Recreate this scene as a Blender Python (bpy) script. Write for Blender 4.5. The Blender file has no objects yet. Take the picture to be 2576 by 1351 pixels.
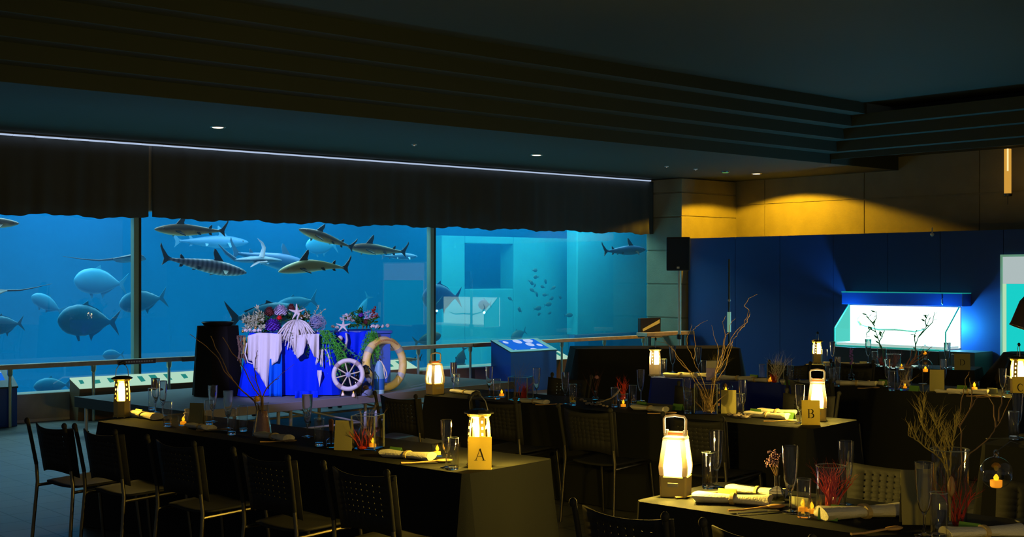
import bpy, math, random
from mathutils import Vector, Matrix
C = bpy.context.scene.collection
PI = math.pi
R = math.radians

# ---------------------------------------------------------------- camera, world, exposure
H = 1.75                      # eye height of the photographer
F = 3170.0                    # focal length in pixels of the 2576 px wide frame
HZ = 690.0                    # row of the horizon
cam_d = bpy.data.cameras.new('camera'); cam = bpy.data.objects.new('camera', cam_d); C.objects.link(cam)
cam.location = (0, 0, H); cam.rotation_euler = (R(90), 0, 0)
cam_d.sensor_width = 36; cam_d.lens = F / 2576 * 36; cam_d.shift_y = (HZ - 675.5) / 2576
cam_d.clip_end = 200
bpy.context.scene.camera = cam
w = bpy.data.worlds.new('world'); bpy.context.scene.world = w; w.use_nodes = True
w.node_tree.nodes['Background'].inputs[0].default_value = (1.0, 1.0, 0.95, 1)
w.node_tree.nodes['Background'].inputs[1].default_value = 0.085
vs = bpy.context.scene.view_settings
vs.view_transform = 'Standard'; vs.look = 'None'; vs.exposure = 0.0; vs.gamma = 1.0; vs.use_curve_mapping = False
cy = bpy.context.scene.cycles
cy.max_bounces = 10; cy.diffuse_bounces = 2; cy.glossy_bounces = 3; cy.transmission_bounces = 10
cy.transparent_max_bounces = 16; cy.volume_bounces = 0; cy.caustics_refractive = False; cy.caustics_reflective = False
cy.sample_clamp_indirect = 2.0

# ---------------------------------------------------------------- frames of the room
S = 0.9459
D1 = Vector((0.751, 0.660)).normalized()        # along the aquarium window, to the right and away
O1 = Vector((-5.94, 15.85)) * S                 # foot of the window wall near the left of the view
A1 = math.atan2(D1.y, D1.x)
N1 = Vector((-D1.y, D1.x))                      # into the tank
P3 = Vector((4.24, 23.79)) * S                  # corner of pillar front and right wall
D2 = Vector((0.660, -0.751)).normalized()       # along the right wall, towards the camera
A2 = math.atan2(D2.y, D2.x)
N2 = Vector((-D2.y, D2.x))                      # into the right wall
CEIL = 3.6 * S

def at(px, py, z):
    """point of the horizontal plane z seen at a pixel"""
    Y = (H - z) * F / (py - HZ)
    return Vector(((px - 1288) / F * Y, Y))
def hit(px, P, d):
    r = (px - 1288) / F
    return (r * P.y - P.x) / (d.x - r * d.y)
def tw(px, y=0.0):
    """position along the window plane moved y metres into the tank"""
    return hit(px, O1 + N1 * y, D1)
def wz(px, py, y=0.0):
    """(t, z) on that plane"""
    t = tw(px, y); P = O1 + N1 * y + D1 * t
    return t, H - (py - HZ) / F * P.y
def rz(px, py, y=0.0):
    P = P3 + N2 * y; t = hit(px, P, D2); Q = P + D2 * t
    return t, H - (py - HZ) / F * Q.y

# ---------------------------------------------------------------- mesh builder
class MB:
    def __init__(s): s.v = []; s.f = []
    def add(s, vs_, fs, M=None):
        b = len(s.v)
        s.v += [tuple(M @ Vector(p)) if M else tuple(p) for p in vs_]
        s.f += [tuple(b + i for i in f) for f in fs]
        return s
    def box(s, x0, x1, y0, y1, z0, z1, M=None):
        return s.add([(x0,y0,z0),(x1,y0,z0),(x1,y1,z0),(x0,y1,z0),(x0,y0,z1),(x1,y0,z1),(x1,y1,z1),(x0,y1,z1)],
                     [(3,2,1,0),(4,5,6,7),(0,1,5,4),(1,2,6,5),(2,3,7,6),(3,0,4,7)], M)
    def cbox(s, c, sz, M=None):
        return s.box(c[0]-sz[0]/2, c[0]+sz[0]/2, c[1]-sz[1]/2, c[1]+sz[1]/2, c[2]-sz[2]/2, c[2]+sz[2]/2, M)
    def frustum(s, a0, b0, a1, b1, z0, z1, M=None):
        return s.add([(-a0,-b0,z0),(a0,-b0,z0),(a0,b0,z0),(-a0,b0,z0),(-a1,-b1,z1),(a1,-b1,z1),(a1,b1,z1),(-a1,b1,z1)],
                     [(3,2,1,0),(4,5,6,7),(0,1,5,4),(1,2,6,5),(2,3,7,6),(3,0,4,7)], M)
    def lathe(s, prof, n=20, M=None, sq=1.0):
        vs_, fs, idx = [], [], []
        for r, z in prof:
            if r < 1e-6: idx.append([len(vs_)] * n); vs_.append((0, 0, z))
            else:
                idx.append(list(range(len(vs_), len(vs_) + n)))
                for i in range(n):
                    a = 2 * PI * i / n; vs_.append((r * math.cos(a), r * math.sin(a) * sq, z))
        for k in range(len(prof) - 1):
            a, b = idx[k], idx[k+1]
            for i in range(n):
                j = (i + 1) % n
                q = [a[i], a[j], b[j], b[i]]
                u = []
                for t in q:
                    if t not in u: u.append(t)
                if len(u) > 2: fs.append(tuple(u))
        if prof[0][0] > 1e-6 and prof[0] != prof[-1]: fs.append(tuple(reversed(idx[0])))
        if prof[-1][0] > 1e-6 and prof[0] != prof[-1]: fs.append(tuple(idx[-1]))
        return s.add(vs_, fs, M)
    def cyl(s, p, q, r, r2=None, n=12): return s.tube([p, q], [r, r if r2 is None else r2], n)
    def tube(s, pts, rad, n=8, flat=1.0, cap=True):
        pts = [Vector(p) for p in pts]
        if not isinstance(rad, (list, tuple)): rad = [rad] * len(pts)
        vs_, fs = [], []
        up = None
        for k, p in enumerate(pts):
            t = (pts[min(k+1, len(pts)-1)] - pts[max(k-1, 0)]).normalized()
            if up is None:
                up = Vector((0,0,1)) if abs(t.z) < 0.9 else Vector((1,0,0))
            x = t.cross(up)
            if x.length < 1e-6: x = t.cross(Vector((0,1,0.1)))
            x.normalize(); y = x.cross(t).normalized(); up = y
            for i in range(n):
                a = 2 * PI * i / n
                vs_.append(p + x * (math.cos(a) * rad[k]) + y * (math.sin(a) * rad[k] * flat))
        for k in range(len(pts) - 1):
            for i in range(n):
                j = (i + 1) % n
                fs.append((k*n+i, k*n+j, (k+1)*n+j, (k+1)*n+i))
        if cap: fs.append(tuple(reversed(range(n)))); fs.append(tuple(range((len(pts)-1)*n, len(pts)*n)))
        return s.add(vs_, fs)
    def ball(s, c, r, n=14, m=8, M=None):
        if not isinstance(r, (list, tuple)): r = (r, r, r)
        T = Matrix.Translation(Vector(c)) @ (M if M else Matrix()) @ Matrix.Diagonal((r[0], r[1], r[2], 1))
        return s.lathe([(math.sin(PI*k/m) if 0 < k < m else 0, -math.cos(PI*k/m)) for k in range(m+1)], n, T)
    def torus(s, Rr, r, n=36, m=12, M=None, a0=0, a1=2*PI):
        full = abs(a1 - a0 - 2*PI) < 1e-6
        k = n if full else n + 1
        vs_, fs = [], []
        for i in range(k):
            a = a0 + (a1-a0) * i / n
            for j in range(m):
                b = 2*PI*j/m
                vs_.append(((Rr + r*math.cos(b))*math.cos(a), (Rr + r*math.cos(b))*math.sin(a), r*math.sin(b)))
        for i in range(n):
            i2 = (i+1) % k
            for j in range(m):
                j2 = (j+1) % m
                fs.append((i*m+j, i2*m+j, i2*m+j2, i*m+j2))
        if not full: fs.append(tuple(range(m))[::-1]); fs.append(tuple(range((k-1)*m, k*m)))
        return s.add(vs_, fs, M)
    def prism(s, pts, y0, y1, M=None):
        """polygon in the xz plane, thick in y"""
        n = len(pts)
        vs_ = [(x, y0, z) for x, z in pts] + [(x, y1, z) for x, z in pts]
        fs = [tuple(range(n)), tuple(reversed(range(n, 2*n)))]
        for i in range(n):
            j = (i+1) % n; fs.append((j, i, n+i, n+j))
        return s.add(vs_, fs, M)
    def slab(s, pts, z0, z1):
        """polygon in the xy plane, thick in z"""
        n = len(pts)
        vs_ = [(x, y, z0) for x, y in pts] + [(x, y, z1) for x, y in pts]
        fs = [tuple(reversed(range(n))), tuple(range(n, 2*n))]
        for i in range(n):
            j = (i+1) % n; fs.append((i, j, n+j, n+i))
        return s.add(vs_, fs)

def obj(name, mb, m, parent=None, loc=None, rot=None, smooth=True, bev=0.0):
    me = bpy.data.meshes.new(name); me.from_pydata(mb.v, [], mb.f); me.validate()
    import bmesh
    b = bmesh.new(); b.from_mesh(me); bmesh.ops.recalc_face_normals(b, faces=b.faces); b.to_mesh(me); b.free()
    if smooth:
        me.shade_smooth(); me.set_sharp_from_angle(angle=R(38))
    me.materials.append(m)
    o = bpy.data.objects.new(name, me); C.objects.link(o)
    if parent: o.parent = parent
    if loc is not None: o.location = loc
    if rot is not None: o.rotation_euler = rot if isinstance(rot, (tuple, list)) else (0, 0, rot)
    if bev > 0:
        md = o.modifiers.new('b', 'BEVEL'); md.width = bev; md.segments = 2; md.limit_method = 'ANGLE'; md.angle_limit = R(50)
    return o
def tag(o, label=None, cat=None, group=None, kind=None):
    if label: o['label'] = label
    if cat: o['category'] = cat
    if group: o['group'] = group
    if kind: o['kind'] = kind
    return o
def thing(name, label=None, cat=None, loc=(0,0,0), rz=0.0, group=None, sc=1.0):
    o = bpy.data.objects.new(name, None); C.objects.link(o); o.empty_display_size = 0.05
    o.location = loc; o.rotation_euler = (0, 0, rz); o.scale = (sc, sc, sc)
    return tag(o, label, cat, group)
def kids(o): return [c for c in C.objects if c.parent == o]
def copy_tree(o, parent=None):
    c = o.copy(); C.objects.link(c); c.parent = parent
    for ch in kids(o): copy_tree(ch, c)
    return c
def struct(name, mb, m, **k): return tag(obj(name, mb, m, **k), kind='structure')

# ---------------------------------------------------------------- materials
def mat(name, col, rough=0.6, metal=0.0, emit=None, es=0.0, bump=0.0, bs=60.0, var=0.0, vscale=8.0, spec=0.5, sheen=0.0, trans=0.0, coat=0.0, col2=None, alpha=1.0):
    m = bpy.data.materials.new(name); m.use_nodes = True
    nt = m.node_tree; b = nt.nodes['Principled BSDF']
    b.inputs['Base Color'].default_value = (*col, 1)
    b.inputs['Roughness'].default_value = rough; b.inputs['Metallic'].default_value = metal
    b.inputs['Specular IOR Level'].default_value = spec
    b.inputs['Sheen Weight'].default_value = sheen; b.inputs['Transmission Weight'].default_value = trans
    b.inputs['Coat Weight'].default_value = coat; b.inputs['Alpha'].default_value = alpha
    if emit: b.inputs['Emission Color'].default_value = (*emit, 1); b.inputs['Emission Strength'].default_value = es
    tc = nt.nodes.new('ShaderNodeTexCoord')
    if var > 0 or col2:
        n = nt.nodes.new('ShaderNodeTexNoise'); n.inputs['Scale'].default_value = vscale; n.inputs['Detail'].default_value = 4
        nt.links.new(tc.outputs['Object'], n.inputs['Vector'])
        r = nt.nodes.new('ShaderNodeValToRGB')
        r.color_ramp.elements[0].position = 0.3; r.color_ramp.elements[1].position = 0.7
        c2 = col2 if col2 else tuple(c * (1 - var) for c in col)
        r.color_ramp.elements[0].color = (*c2, 1); r.color_ramp.elements[1].color = (*col, 1)
        nt.links.new(n.outputs['Fac'], r.inputs['Fac']); nt.links.new(r.outputs['Color'], b.inputs['Base Color'])
    if bump > 0:
        n2 = nt.nodes.new('ShaderNodeTexNoise'); n2.inputs['Scale'].default_value = bs; n2.inputs['Detail'].default_value = 3
        nt.links.new(tc.outputs['Object'], n2.inputs['Vector'])
        bp = nt.nodes.new('ShaderNodeBump'); bp.inputs['Strength'].default_value = bump; bp.inputs['Distance'].default_value = 0.01
        nt.links.new(n2.outputs['Fac'], bp.inputs['Height']); nt.links.new(bp.outputs['Normal'], b.inputs['Normal'])
    return m
M_ = {}
M_['cloth'] = mat('black_cloth', (0.022, 0.024, 0.026), 0.85, bump=0.2, bs=300, spec=0.08)
M_['blackcloth'] = mat('dull_black_cloth', (0.010, 0.010, 0.010), 0.9, bump=0.2, bs=300, spec=0.1)
M_['navylitcloth'] = mat('navy_blue_lit_cloth', (0.03, 0.05, 0.38), 0.8, bump=0.2, bs=300, spec=0.1)  # blue light on the dark cloth is put into its colour
M_['blackplastic'] = mat('black_plastic', (0.02, 0.02, 0.022), 0.45, bump=0.08, bs=200)
M_['chairplastic'] = mat('black_chair_plastic', (0.020, 0.021, 0.023), 0.7, bump=0.08, bs=200, spec=0.25)
M_['steel'] = mat('brushed_steel', (0.6, 0.58, 0.55), 0.32, 1.0, bump=0.03, bs=400)
M_['darksteel'] = mat('dark_steel', (0.12, 0.12, 0.12), 0.4, 1.0, bump=0.03, bs=400)
M_['legsteel'] = mat('chair_leg_metal', (0.22, 0.2, 0.15), 0.35, 1.0, bump=0.03, bs=400)
M_['alu'] = mat('painted_aluminium', (0.55, 0.58, 0.62), 0.45, 0.3, bump=0.03, bs=400)
M_['napkin'] = mat('cream_napkin', (0.78, 0.74, 0.62), 0.8, bump=0.35, bs=180, sheen=0.1)
M_['wood'] = mat('varnished_wood', (0.5, 0.28, 0.1), 0.4, bump=0.1, bs=60, var=0.35, vscale=14)
M_['railwood'] = mat('rail_wood', (0.62, 0.5, 0.36), 0.45, bump=0.1, bs=60, var=0.3, vscale=10)
M_['spoonwood'] = mat('spoon_wood', (0.62, 0.38, 0.16), 0.5, bump=0.1, bs=90, var=0.2, vscale=20)
M_['olive'] = mat('olive_card', (0.33, 0.3, 0.12), 0.8, bump=0.1, bs=200)
M_['green'] = mat('green_card', (0.12, 0.3, 0.06), 0.75, bump=0.1, bs=200)
M_['palecard'] = mat('pale_card', (0.6, 0.62, 0.35), 0.75, bump=0.1, bs=200)
def translucent(m, w_, col):
    nt = m.node_tree; b = nt.nodes['Principled BSDF']; o = nt.nodes['Material Output']; t = nt.nodes.new('ShaderNodeBsdfTranslucent'); x = nt.nodes.new('ShaderNodeMixShader')
    t.inputs[0].default_value = (*col, 1); x.inputs[0].default_value = w_
    nt.links.new(b.outputs[0], x.inputs[1]); nt.links.new(t.outputs[0], x.inputs[2]); nt.links.new(x.outputs[0], o.inputs[0]); return m
M_['kraft'] = translucent(mat('kraft_card', (1.0, 0.86, 0.22), 0.75, bump=0.1, bs=200), 0.5, (1.0, 0.86, 0.22))
M_['ink'] = mat('black_ink', (0.01, 0.01, 0.01), 0.6)
M_['tank_white'] = mat('white_acrylic', (0.8, 0.85, 0.85), 0.4)
M_['coralred'] = mat('red_coral', (0.75, 0.05, 0.02), 0.6, bump=0.4, bs=80, var=0.3)
M_['coralwhite'] = mat('white_coral', (0.8, 0.78, 0.76), 0.7, bump=0.4, bs=80)
M_['twig'] = mat('brown_twig', (0.28, 0.17, 0.08), 0.7, bump=0.5, bs=120, var=0.3)
M_['willow'] = mat('pale_willow', (0.5, 0.33, 0.16), 0.65, bump=0.5, bs=120, var=0.3)
M_['moss'] = mat('yellow_twig', (0.5, 0.4, 0.1), 0.7, bump=0.5, bs=120, var=0.3)
M_['leaf'] = mat('green_leaf', (0.04, 0.2, 0.03), 0.5, bump=0.2, bs=60, var=0.4)
M_['leafpale'] = mat('pale_leaf', (0.62, 0.68, 0.42), 0.55, bump=0.2, bs=60, var=0.3)
M_['shell'] = mat('seashell', (0.85, 0.8, 0.76), 0.45, bump=0.4, bs=50, var=0.12)
M_['pebble'] = mat('tan_pebble', (0.5, 0.4, 0.3), 0.6, bump=0.3, bs=50, var=0.3)
M_['purple'] = mat('purple_flower', (0.22, 0.1, 0.7), 0.6, bump=0.4, bs=60, var=0.3)
M_['mauve'] = mat('mauve_flower', (0.45, 0.22, 0.32), 0.7, bump=0.4, bs=60, var=0.3)
M_['wax'] = mat('candle_wax', (0.95, 0.6, 0.25), 0.6, emit=(1.0, 0.30, 0.005), es=0.8)
M_['flame'] = mat('candle_flame', (1, 0.6, 0.1), 0.6, emit=(1.0, 0.48, 0.01), es=1.6)
M_['amber'] = mat('amber_cloth', (0.5, 0.2, 0.05), 0.7, bump=0.2, bs=120, var=0.3)
M_['water_glass'] = None
def glassmat(name, col=(1, 1, 1), rough=0.0, ior=1.45):
    m = bpy.data.materials.new(name); m.use_nodes = True; nt = m.node_tree; nt.nodes.clear()
    o = nt.nodes.new('ShaderNodeOutputMaterial'); g = nt.nodes.new('ShaderNodeBsdfGlass')
    g.inputs['Color'].default_value = (*col, 1); g.inputs['Roughness'].default_value = rough; g.inputs['IOR'].default_value = ior
    nt.links.new(g.outputs[0], o.inputs[0]); return m
def panemat(name, col=(1, 1, 1), k=1.0, ior=1.5, rough=0.0):
    """a thin clear sheet: see-through with a Fresnel reflection"""
    m = bpy.data.materials.new(name); m.use_nodes = True; nt = m.node_tree; nt.nodes.clear()
    o = nt.nodes.new('ShaderNodeOutputMaterial'); t = nt.nodes.new('ShaderNodeBsdfTransparent'); g = nt.nodes.new('ShaderNodeBsdfGlossy')
    mx = nt.nodes.new('ShaderNodeMixShader'); fr = nt.nodes.new('ShaderNodeFresnel'); fr.inputs['IOR'].default_value = ior
    mt = nt.nodes.new('ShaderNodeMath'); mt.operation = 'MULTIPLY'; mt.inputs[1].default_value = k; mt.use_clamp = True
    t.inputs[0].default_value = (*col, 1); g.inputs['Roughness'].default_value = rough
    ge = nt.nodes.new('ShaderNodeNewGeometry'); mi = nt.nodes.new('ShaderNodeMix'); mi.data_type = 'FLOAT'
    mi.inputs[2].default_value = ior; mi.inputs[3].default_value = 1 / ior     # same sheet seen from its back face
    nt.links.new(ge.outputs['Backfacing'], mi.inputs[0]); nt.links.new(mi.outputs[0], fr.inputs['IOR'])
    nt.links.new(fr.outputs[0], mt.inputs[0]); nt.links.new(mt.outputs[0], mx.inputs[0])
    nt.links.new(t.outputs[0], mx.inputs[1]); nt.links.new(g.outputs[0], mx.inputs[2]); nt.links.new(mx.outputs[0], o.inputs[0]); return m
M_['glass'] = glassmat('clear_glass')
M_['thin'] = panemat('thin_glass', (0.97, 0.97, 0.96), 1.2, 1.5)
M_['pane'] = panemat('aquarium_acrylic', (0.98, 0.995, 1.0), 1.3, 1.45)
M_['glassglint'] = mat('glass_edge_glint', (0.75, 0.85, 0.8), 0.08, trans=0.75, coat=0.5)  # rim and corner highlights are put into this pale colour
def emat(name, col, s):
    m = bpy.data.materials.new(name); m.use_nodes = True; nt = m.node_tree; nt.nodes.clear()
    o = nt.nodes.new('ShaderNodeOutputMaterial'); e = nt.nodes.new('ShaderNodeEmission')
    e.inputs[0].default_value = (*col, 1); e.inputs[1].default_value = s; nt.links.new(e.outputs[0], o.inputs[0]); return m
def light(kind, name, loc, energy, col, size=0.1, target=None, spot=None, blend=0.5, sx=None, sy=None, rot=None):
    d = bpy.data.lights.new(name, kind); d.energy = energy; d.color = col
    if kind == 'AREA':
        d.shape = 'RECTANGLE'; d.size = sx; d.size_y = sy
    else: d.shadow_soft_size = size
    if kind == 'SPOT': d.spot_size = spot; d.spot_blend = blend
    o = bpy.data.objects.new(name, d); C.objects.link(o); o.location = loc
    if target is not None:
        o.rotation_euler = (Vector(target) - Vector(loc)).to_track_quat('-Z', 'Y').to_euler()
    if rot is not None: o.rotation_euler = rot
    return o
WARM = (1.0, 0.64, 0.07)

# large lights ------------------------------------------------------------------
def W3(t, y, z): p = O1 + D1 * t + N1 * y; return Vector((p.x, p.y, z))
def R3(t, y, z): p = P3 + D2 * t + N2 * y; return Vector((p.x, p.y, z))
# lamps over the aquarium water, pointing down
for k, (t, y, e, c) in enumerate([(1.0, 1.7, 135, (0.5, 0.85, 1)), (4.2, 1.7, 130, (0.5, 0.85, 1)), (7.6, 1.6, 120, (0.4, 0.95, 1)), (10.4, 1.6, 110, (0.4, 0.95, 1)), (-1.8, 2.2, 130, (0.5, 0.85, 1))]):
    light('AREA', 'aquarium_lamp', W3(t, y, 3.3), e, c, sx=2.2, sy=1.6, rot=(0, 0, A1))
# unseen fill lights added on the tank floor, brightening the low water from below
for t in (0.5, 4.5, 8.5):
    light('AREA', 'aquarium_low_fill', W3(t, 3.2, -1.3), 80, (0.3, 0.75, 1), sx=3.4, sy=2.6, rot=(PI, 0, A1))
light('POINT', 'lantern_or_fill_light', (1.45, 3.75, 0.84), 9, WARM, 0.04)      # unseen warm fill added below the picture for the camera-facing sides
# blue stage light on the cake table, cold white-violet
_st = at(720, 960, 0.9)
light('SPOT', 'stage_light', (-3.6, 8.2, 3.3), 1850, (0.52, 0.48, 1.0), 0.08, (-2.30, 14.1, 0.85), R(16.5), 0.35)
light('SPOT', 'stage_light', (-0.6, 7.4, 3.3), 560, (1.0, 0.85, 0.62), 0.08, (-1.42, 14.5, 0.66), R(5.8), 0.5)
# recessed wall washer near the right wall
_w = Vector((4.25, 21.9)) * S
light('SPOT', 'wall_washer', (_w.x, _w.y, CEIL - 0.03), 300, (1.0, 0.50, 0.01), 0.03, (_w.x + 0.20, _w.y + 0.17, 0), R(148), 0.12)

# ================================================================ the room
def tilemat():
    m = mat('stone_tile_floor', (0.22, 0.24, 0.24), 0.42, spec=0.5)
    nt = m.node_tree; b = nt.nodes['Principled BSDF']; tc = nt.nodes.new('ShaderNodeTexCoord'); mp = nt.nodes.new('ShaderNodeMapping')
    mp.inputs['Rotation'].default_value = (0, 0, -A1)
    br = nt.nodes.new('ShaderNodeTexBrick'); br.offset = 0.0; br.inputs['Scale'].default_value = 1.0
    br.inputs['Brick Width'].default_value = 0.3; br.inputs['Row Height'].default_value = 0.3; br.inputs['Mortar Size'].default_value = 0.006
    br.inputs['Color1'].default_value = (0.11, 0.115, 0.105, 1); br.inputs['Color2'].default_value = (0.14, 0.14, 0.13, 1); br.inputs['Mortar'].default_value = (0.03, 0.033, 0.033, 1)
    nt.links.new(tc.outputs['Object'], mp.inputs[0]); nt.links.new(mp.outputs[0], br.inputs['Vector']); nt.links.new(br.outputs['Color'], b.inputs['Base Color'])
    bp = nt.nodes.new('ShaderNodeBump'); bp.inputs['Strength'].default_value = 0.4; bp.inputs['Distance'].default_value = 0.004; bp.invert = True
    nt.links.new(br.outputs['Fac'], bp.inputs['Height']); nt.links.new(bp.outputs['Normal'], b.inputs['Normal'])
    return m
def concrete(name, col, bx=0.9, bz=0.9, offx=0.0, offz=0.0):
    m = mat(name, col, 0.75, bump=0.25, bs=35, var=0.18, vscale=3.0)
    return m
M_['floor'] = tilemat()
M_['conc'] = concrete('concrete_panels', (0.30, 0.28, 0.19))
M_['conc_grey'] = concrete('grey_concrete', (0.42, 0.42, 0.38))
M_['ceil'] = mat('dark_ceiling_paint', (0.042, 0.058, 0.046), 0.8, bump=0.15, bs=20)
M_['ceilhi'] = mat('black_ceiling_paint', (0.03, 0.03, 0.03), 0.85, bump=0.15, bs=20)
M_['bluewall'] = mat('blue_wall_paint', (0.012, 0.055, 0.25), 0.55, bump=0.05, bs=30)
M_['curb'] = mat('curb_stone', (0.45, 0.44, 0.40), 0.7, bump=0.3, bs=60, var=0.25, vscale=5)
M_['curtain'] = mat('black_curtain', (0.085, 0.09, 0.085), 0.9, bump=0.2, bs=200, spec=0.1)

struct('floor', MB().slab([(-14, -1), (22, -1)] + [tuple(v.xy) for v in (R3(24, .1, 0), R3(-.05, .1, 0), W3(tw(1637) + 1.0, .1, 0), W3(-9.0, .1, 0))] + [(-14, 8)], -0.1, 0.0), M_['floor'], smooth=False)
T1 = tw(1637); T0 = -9.0
WL = dict(loc=(O1.x, O1.y, 0), rot=A1)       # frame of the window wall: x along it, y into the tank
RL = dict(loc=(P3.x, P3.y, 0), rot=A2)       # frame of the right wall: x towards the camera, y into the wall

# low curb under the glass, wall behind the curtain
struct('wall_window', MB().box(T0, T1, 0.0, 0.30, 0.0, 0.334).box(T0, T1, 0.0, 0.30, 2.55, 4.4), M_['curb'], bev=0.01, smooth=False, **WL)
struct('trim_1', MB().box(T0, T1, -0.012, 0.1, 0.0, 0.03), mat('white_skirting', (0.6, 0.6, 0.56), 0.5), smooth=False, **WL)
# pillar and right wall
pt = []
PW = 0.753 * S
def pillar():
    mb = MB()
    zs = [0, 0.42, 1.0, 1.58, 2.16, 2.74, 3.16, 3.405]
    tP1 = T1; tP3 = (P3 - O1).dot(D1)
    for a, b in zip(zs[:-1], zs[1:]):
        g = 0.012
        mb.box(tP1, tP3 + 0.6, -PW, 0.10, a + g, b - g)
    mb.box(tP1 + 0.02, tP3 + 0.6, -PW + 0.02, 0.10, 0, 3.40)
    return mb
struct('wall_pillar', pillar(), M_['conc'], bev=0.008, smooth=False, **WL)
def rwall():
    mb = MB(); zs = [0, 0.9, 1.8, 2.36, 3.06 * 0 + 2.97, 3.66, 4.4]
    zs = [0, 1.0, 2.0, 2.97, 3.66, 4.4]; xs = [-0.1, 0.62, 2.62, 4.62, 6.62, 9.0, 12.0, 15.0, 18.0, 24.0]
    for a, b in zip(zs[:-1], zs[1:]):
        for x0, x1 in zip(xs[:-1], xs[1:]):
            g = 0.008; mb.box(x0 + g, x1 - g, 0.0, 0.3, a + g * 1.6, b - g * 1.6)
    return mb.box(-0.1, 24, 0.02, 0.3, 0, 4.4)
struct('wall_right', rwall(), M_['conc'], smooth=False, **RL)
# partition of blue panels in front of the right wall
BW = -1.35
PT = rz(1800, 598, BW)[1]          # top of the partition
PX = max(0.03, rz(1722, 600, BW)[0])
def bluewall():
    mb = MB(); xs = [PX, 1.05, 1.95, 2.95, 3.9, 4.75, 5.7, 8.0, 11.0, 14.0, 18.0]
    for x0, x1 in zip(xs[:-1], xs[1:]): mb.box(x0 + 0.004, x1 - 0.004, BW, BW + 0.08, 0.0, PT)
    mb.box(PX, 18.0, BW + 0.02, BW + 0.08, 0, PT - 0.01)
    return mb
struct('wall_partition', bluewall(), M_['bluewall'], smooth=False, **RL)

# ceiling: a low band along the window, four steps up towards the room, a higher field
def ceiling():
    mb = MB(); n0 = 3.92; tc = hit(2085, O1 - N1 * n0, D1)
    mb.box(T0, T1 + 6, -n0, 0.6, CEIL, CEIL + 0.2)
    z = CEIL; n = n0
    for k in range(4):
        te = tc - 0.2 * k
        mb.box(T0, te, -n - 0.26, -n + 0.02, z + 0.15, z + 0.35)
        mb.box(T0, te, -n - 0.02, -n, z, z + 0.2)
        mb.box(te, tc + 0.02, -14, -n - 0.0, z + 0.0 if k else CEIL + 0.06, z + 0.16)
        z += 0.15; n += 0.26
    mb.box(T0, tc - 0.8, -n - 0.02, -n, z, z + 0.2)
    mb.box(T0, tc, -14, -n, z + 0.15, z + 0.35)
    mb.box(tc, T1 + 9, -14, -n0, 3.62, 4.6)
    mb.box(tc, T1 + 6, -n0 - 0.04, -n0, CEIL + 0.0, 3.7)
    return mb
struct('ceiling', ceiling(), M_['ceil'], smooth=False, **WL)

# aquarium curtain (valance) with a wavy lower hem, in two lengths
def valance(t0, t1, seed):
    rnd = random.Random(seed); mb = MB(); n = int((t1 - t0) / 0.03); rows = 6; ph = rnd.random() * 6
    vs_, fs = [], []
    for i in range(n + 1):
        t = t0 + (t1 - t0) * i / n
        d = 0.02 * math.sin(t * 18 + ph) + 0.012 * math.sin(t * 31 + 1.3)
        hem = 2.452 + 0.013 * math.sin(t * 5.3 + ph) + 0.009 * math.sin(t * 13 + 2) + 0.005 * math.sin(t * 33)
        for k in range(rows + 1):
            q = k / rows; vs_.append((t, -0.06 - d * (0.3 + 0.7 * q), 3.36 + (hem - 3.36) * q))
    for i in range(n):
        for k in range(rows):
            a = i * (rows + 1) + k; fs.append((a, a + rows + 1, a + rows + 2, a + 1))
    return mb.add(vs_, fs)
tv = tw(372)
for t0, t1, lab, sd in ((T0, tv - 0.015, 'black valance curtain above the left part of the aquarium window', 1), (tv + 0.03, T1, 'long black valance curtain above the main aquarium window with a wavy hem', 2)):
    o = obj('valance_curtain', valance(t0, t1, sd), M_['curtain'], **WL); tag(o, lab, 'curtain')
    md = o.modifiers.new('s', 'SOLIDIFY'); md.thickness = 0.006
# LED strip on top of the curtain
led = thing('light_strip', 'thin cold white line of light along the top of the black curtain', 'light strip', (O1.x, O1.y, 0), A1)
obj('channel', MB().box(T0, T1, -0.10, -0.05, 3.385, 3.40), M_['darksteel'], led, smooth=False)
def leds():
    mb = MB(); t = T0; rnd = random.Random(5)
    while t < T1 - 0.3:
        L = rnd.uniform(0.22, 0.5)
        if abs(t - tv) > 0.12 or True: mb.box(t, min(t + L, T1) - 0.012, -0.115, -0.075, 3.366, 3.383)
        t += L
    return mb
tag(obj('diffuser', leds(), emat('cold_led', (0.50, 0.62, 0.85), 0.85), led, smooth=False), kind='stuff')

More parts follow.
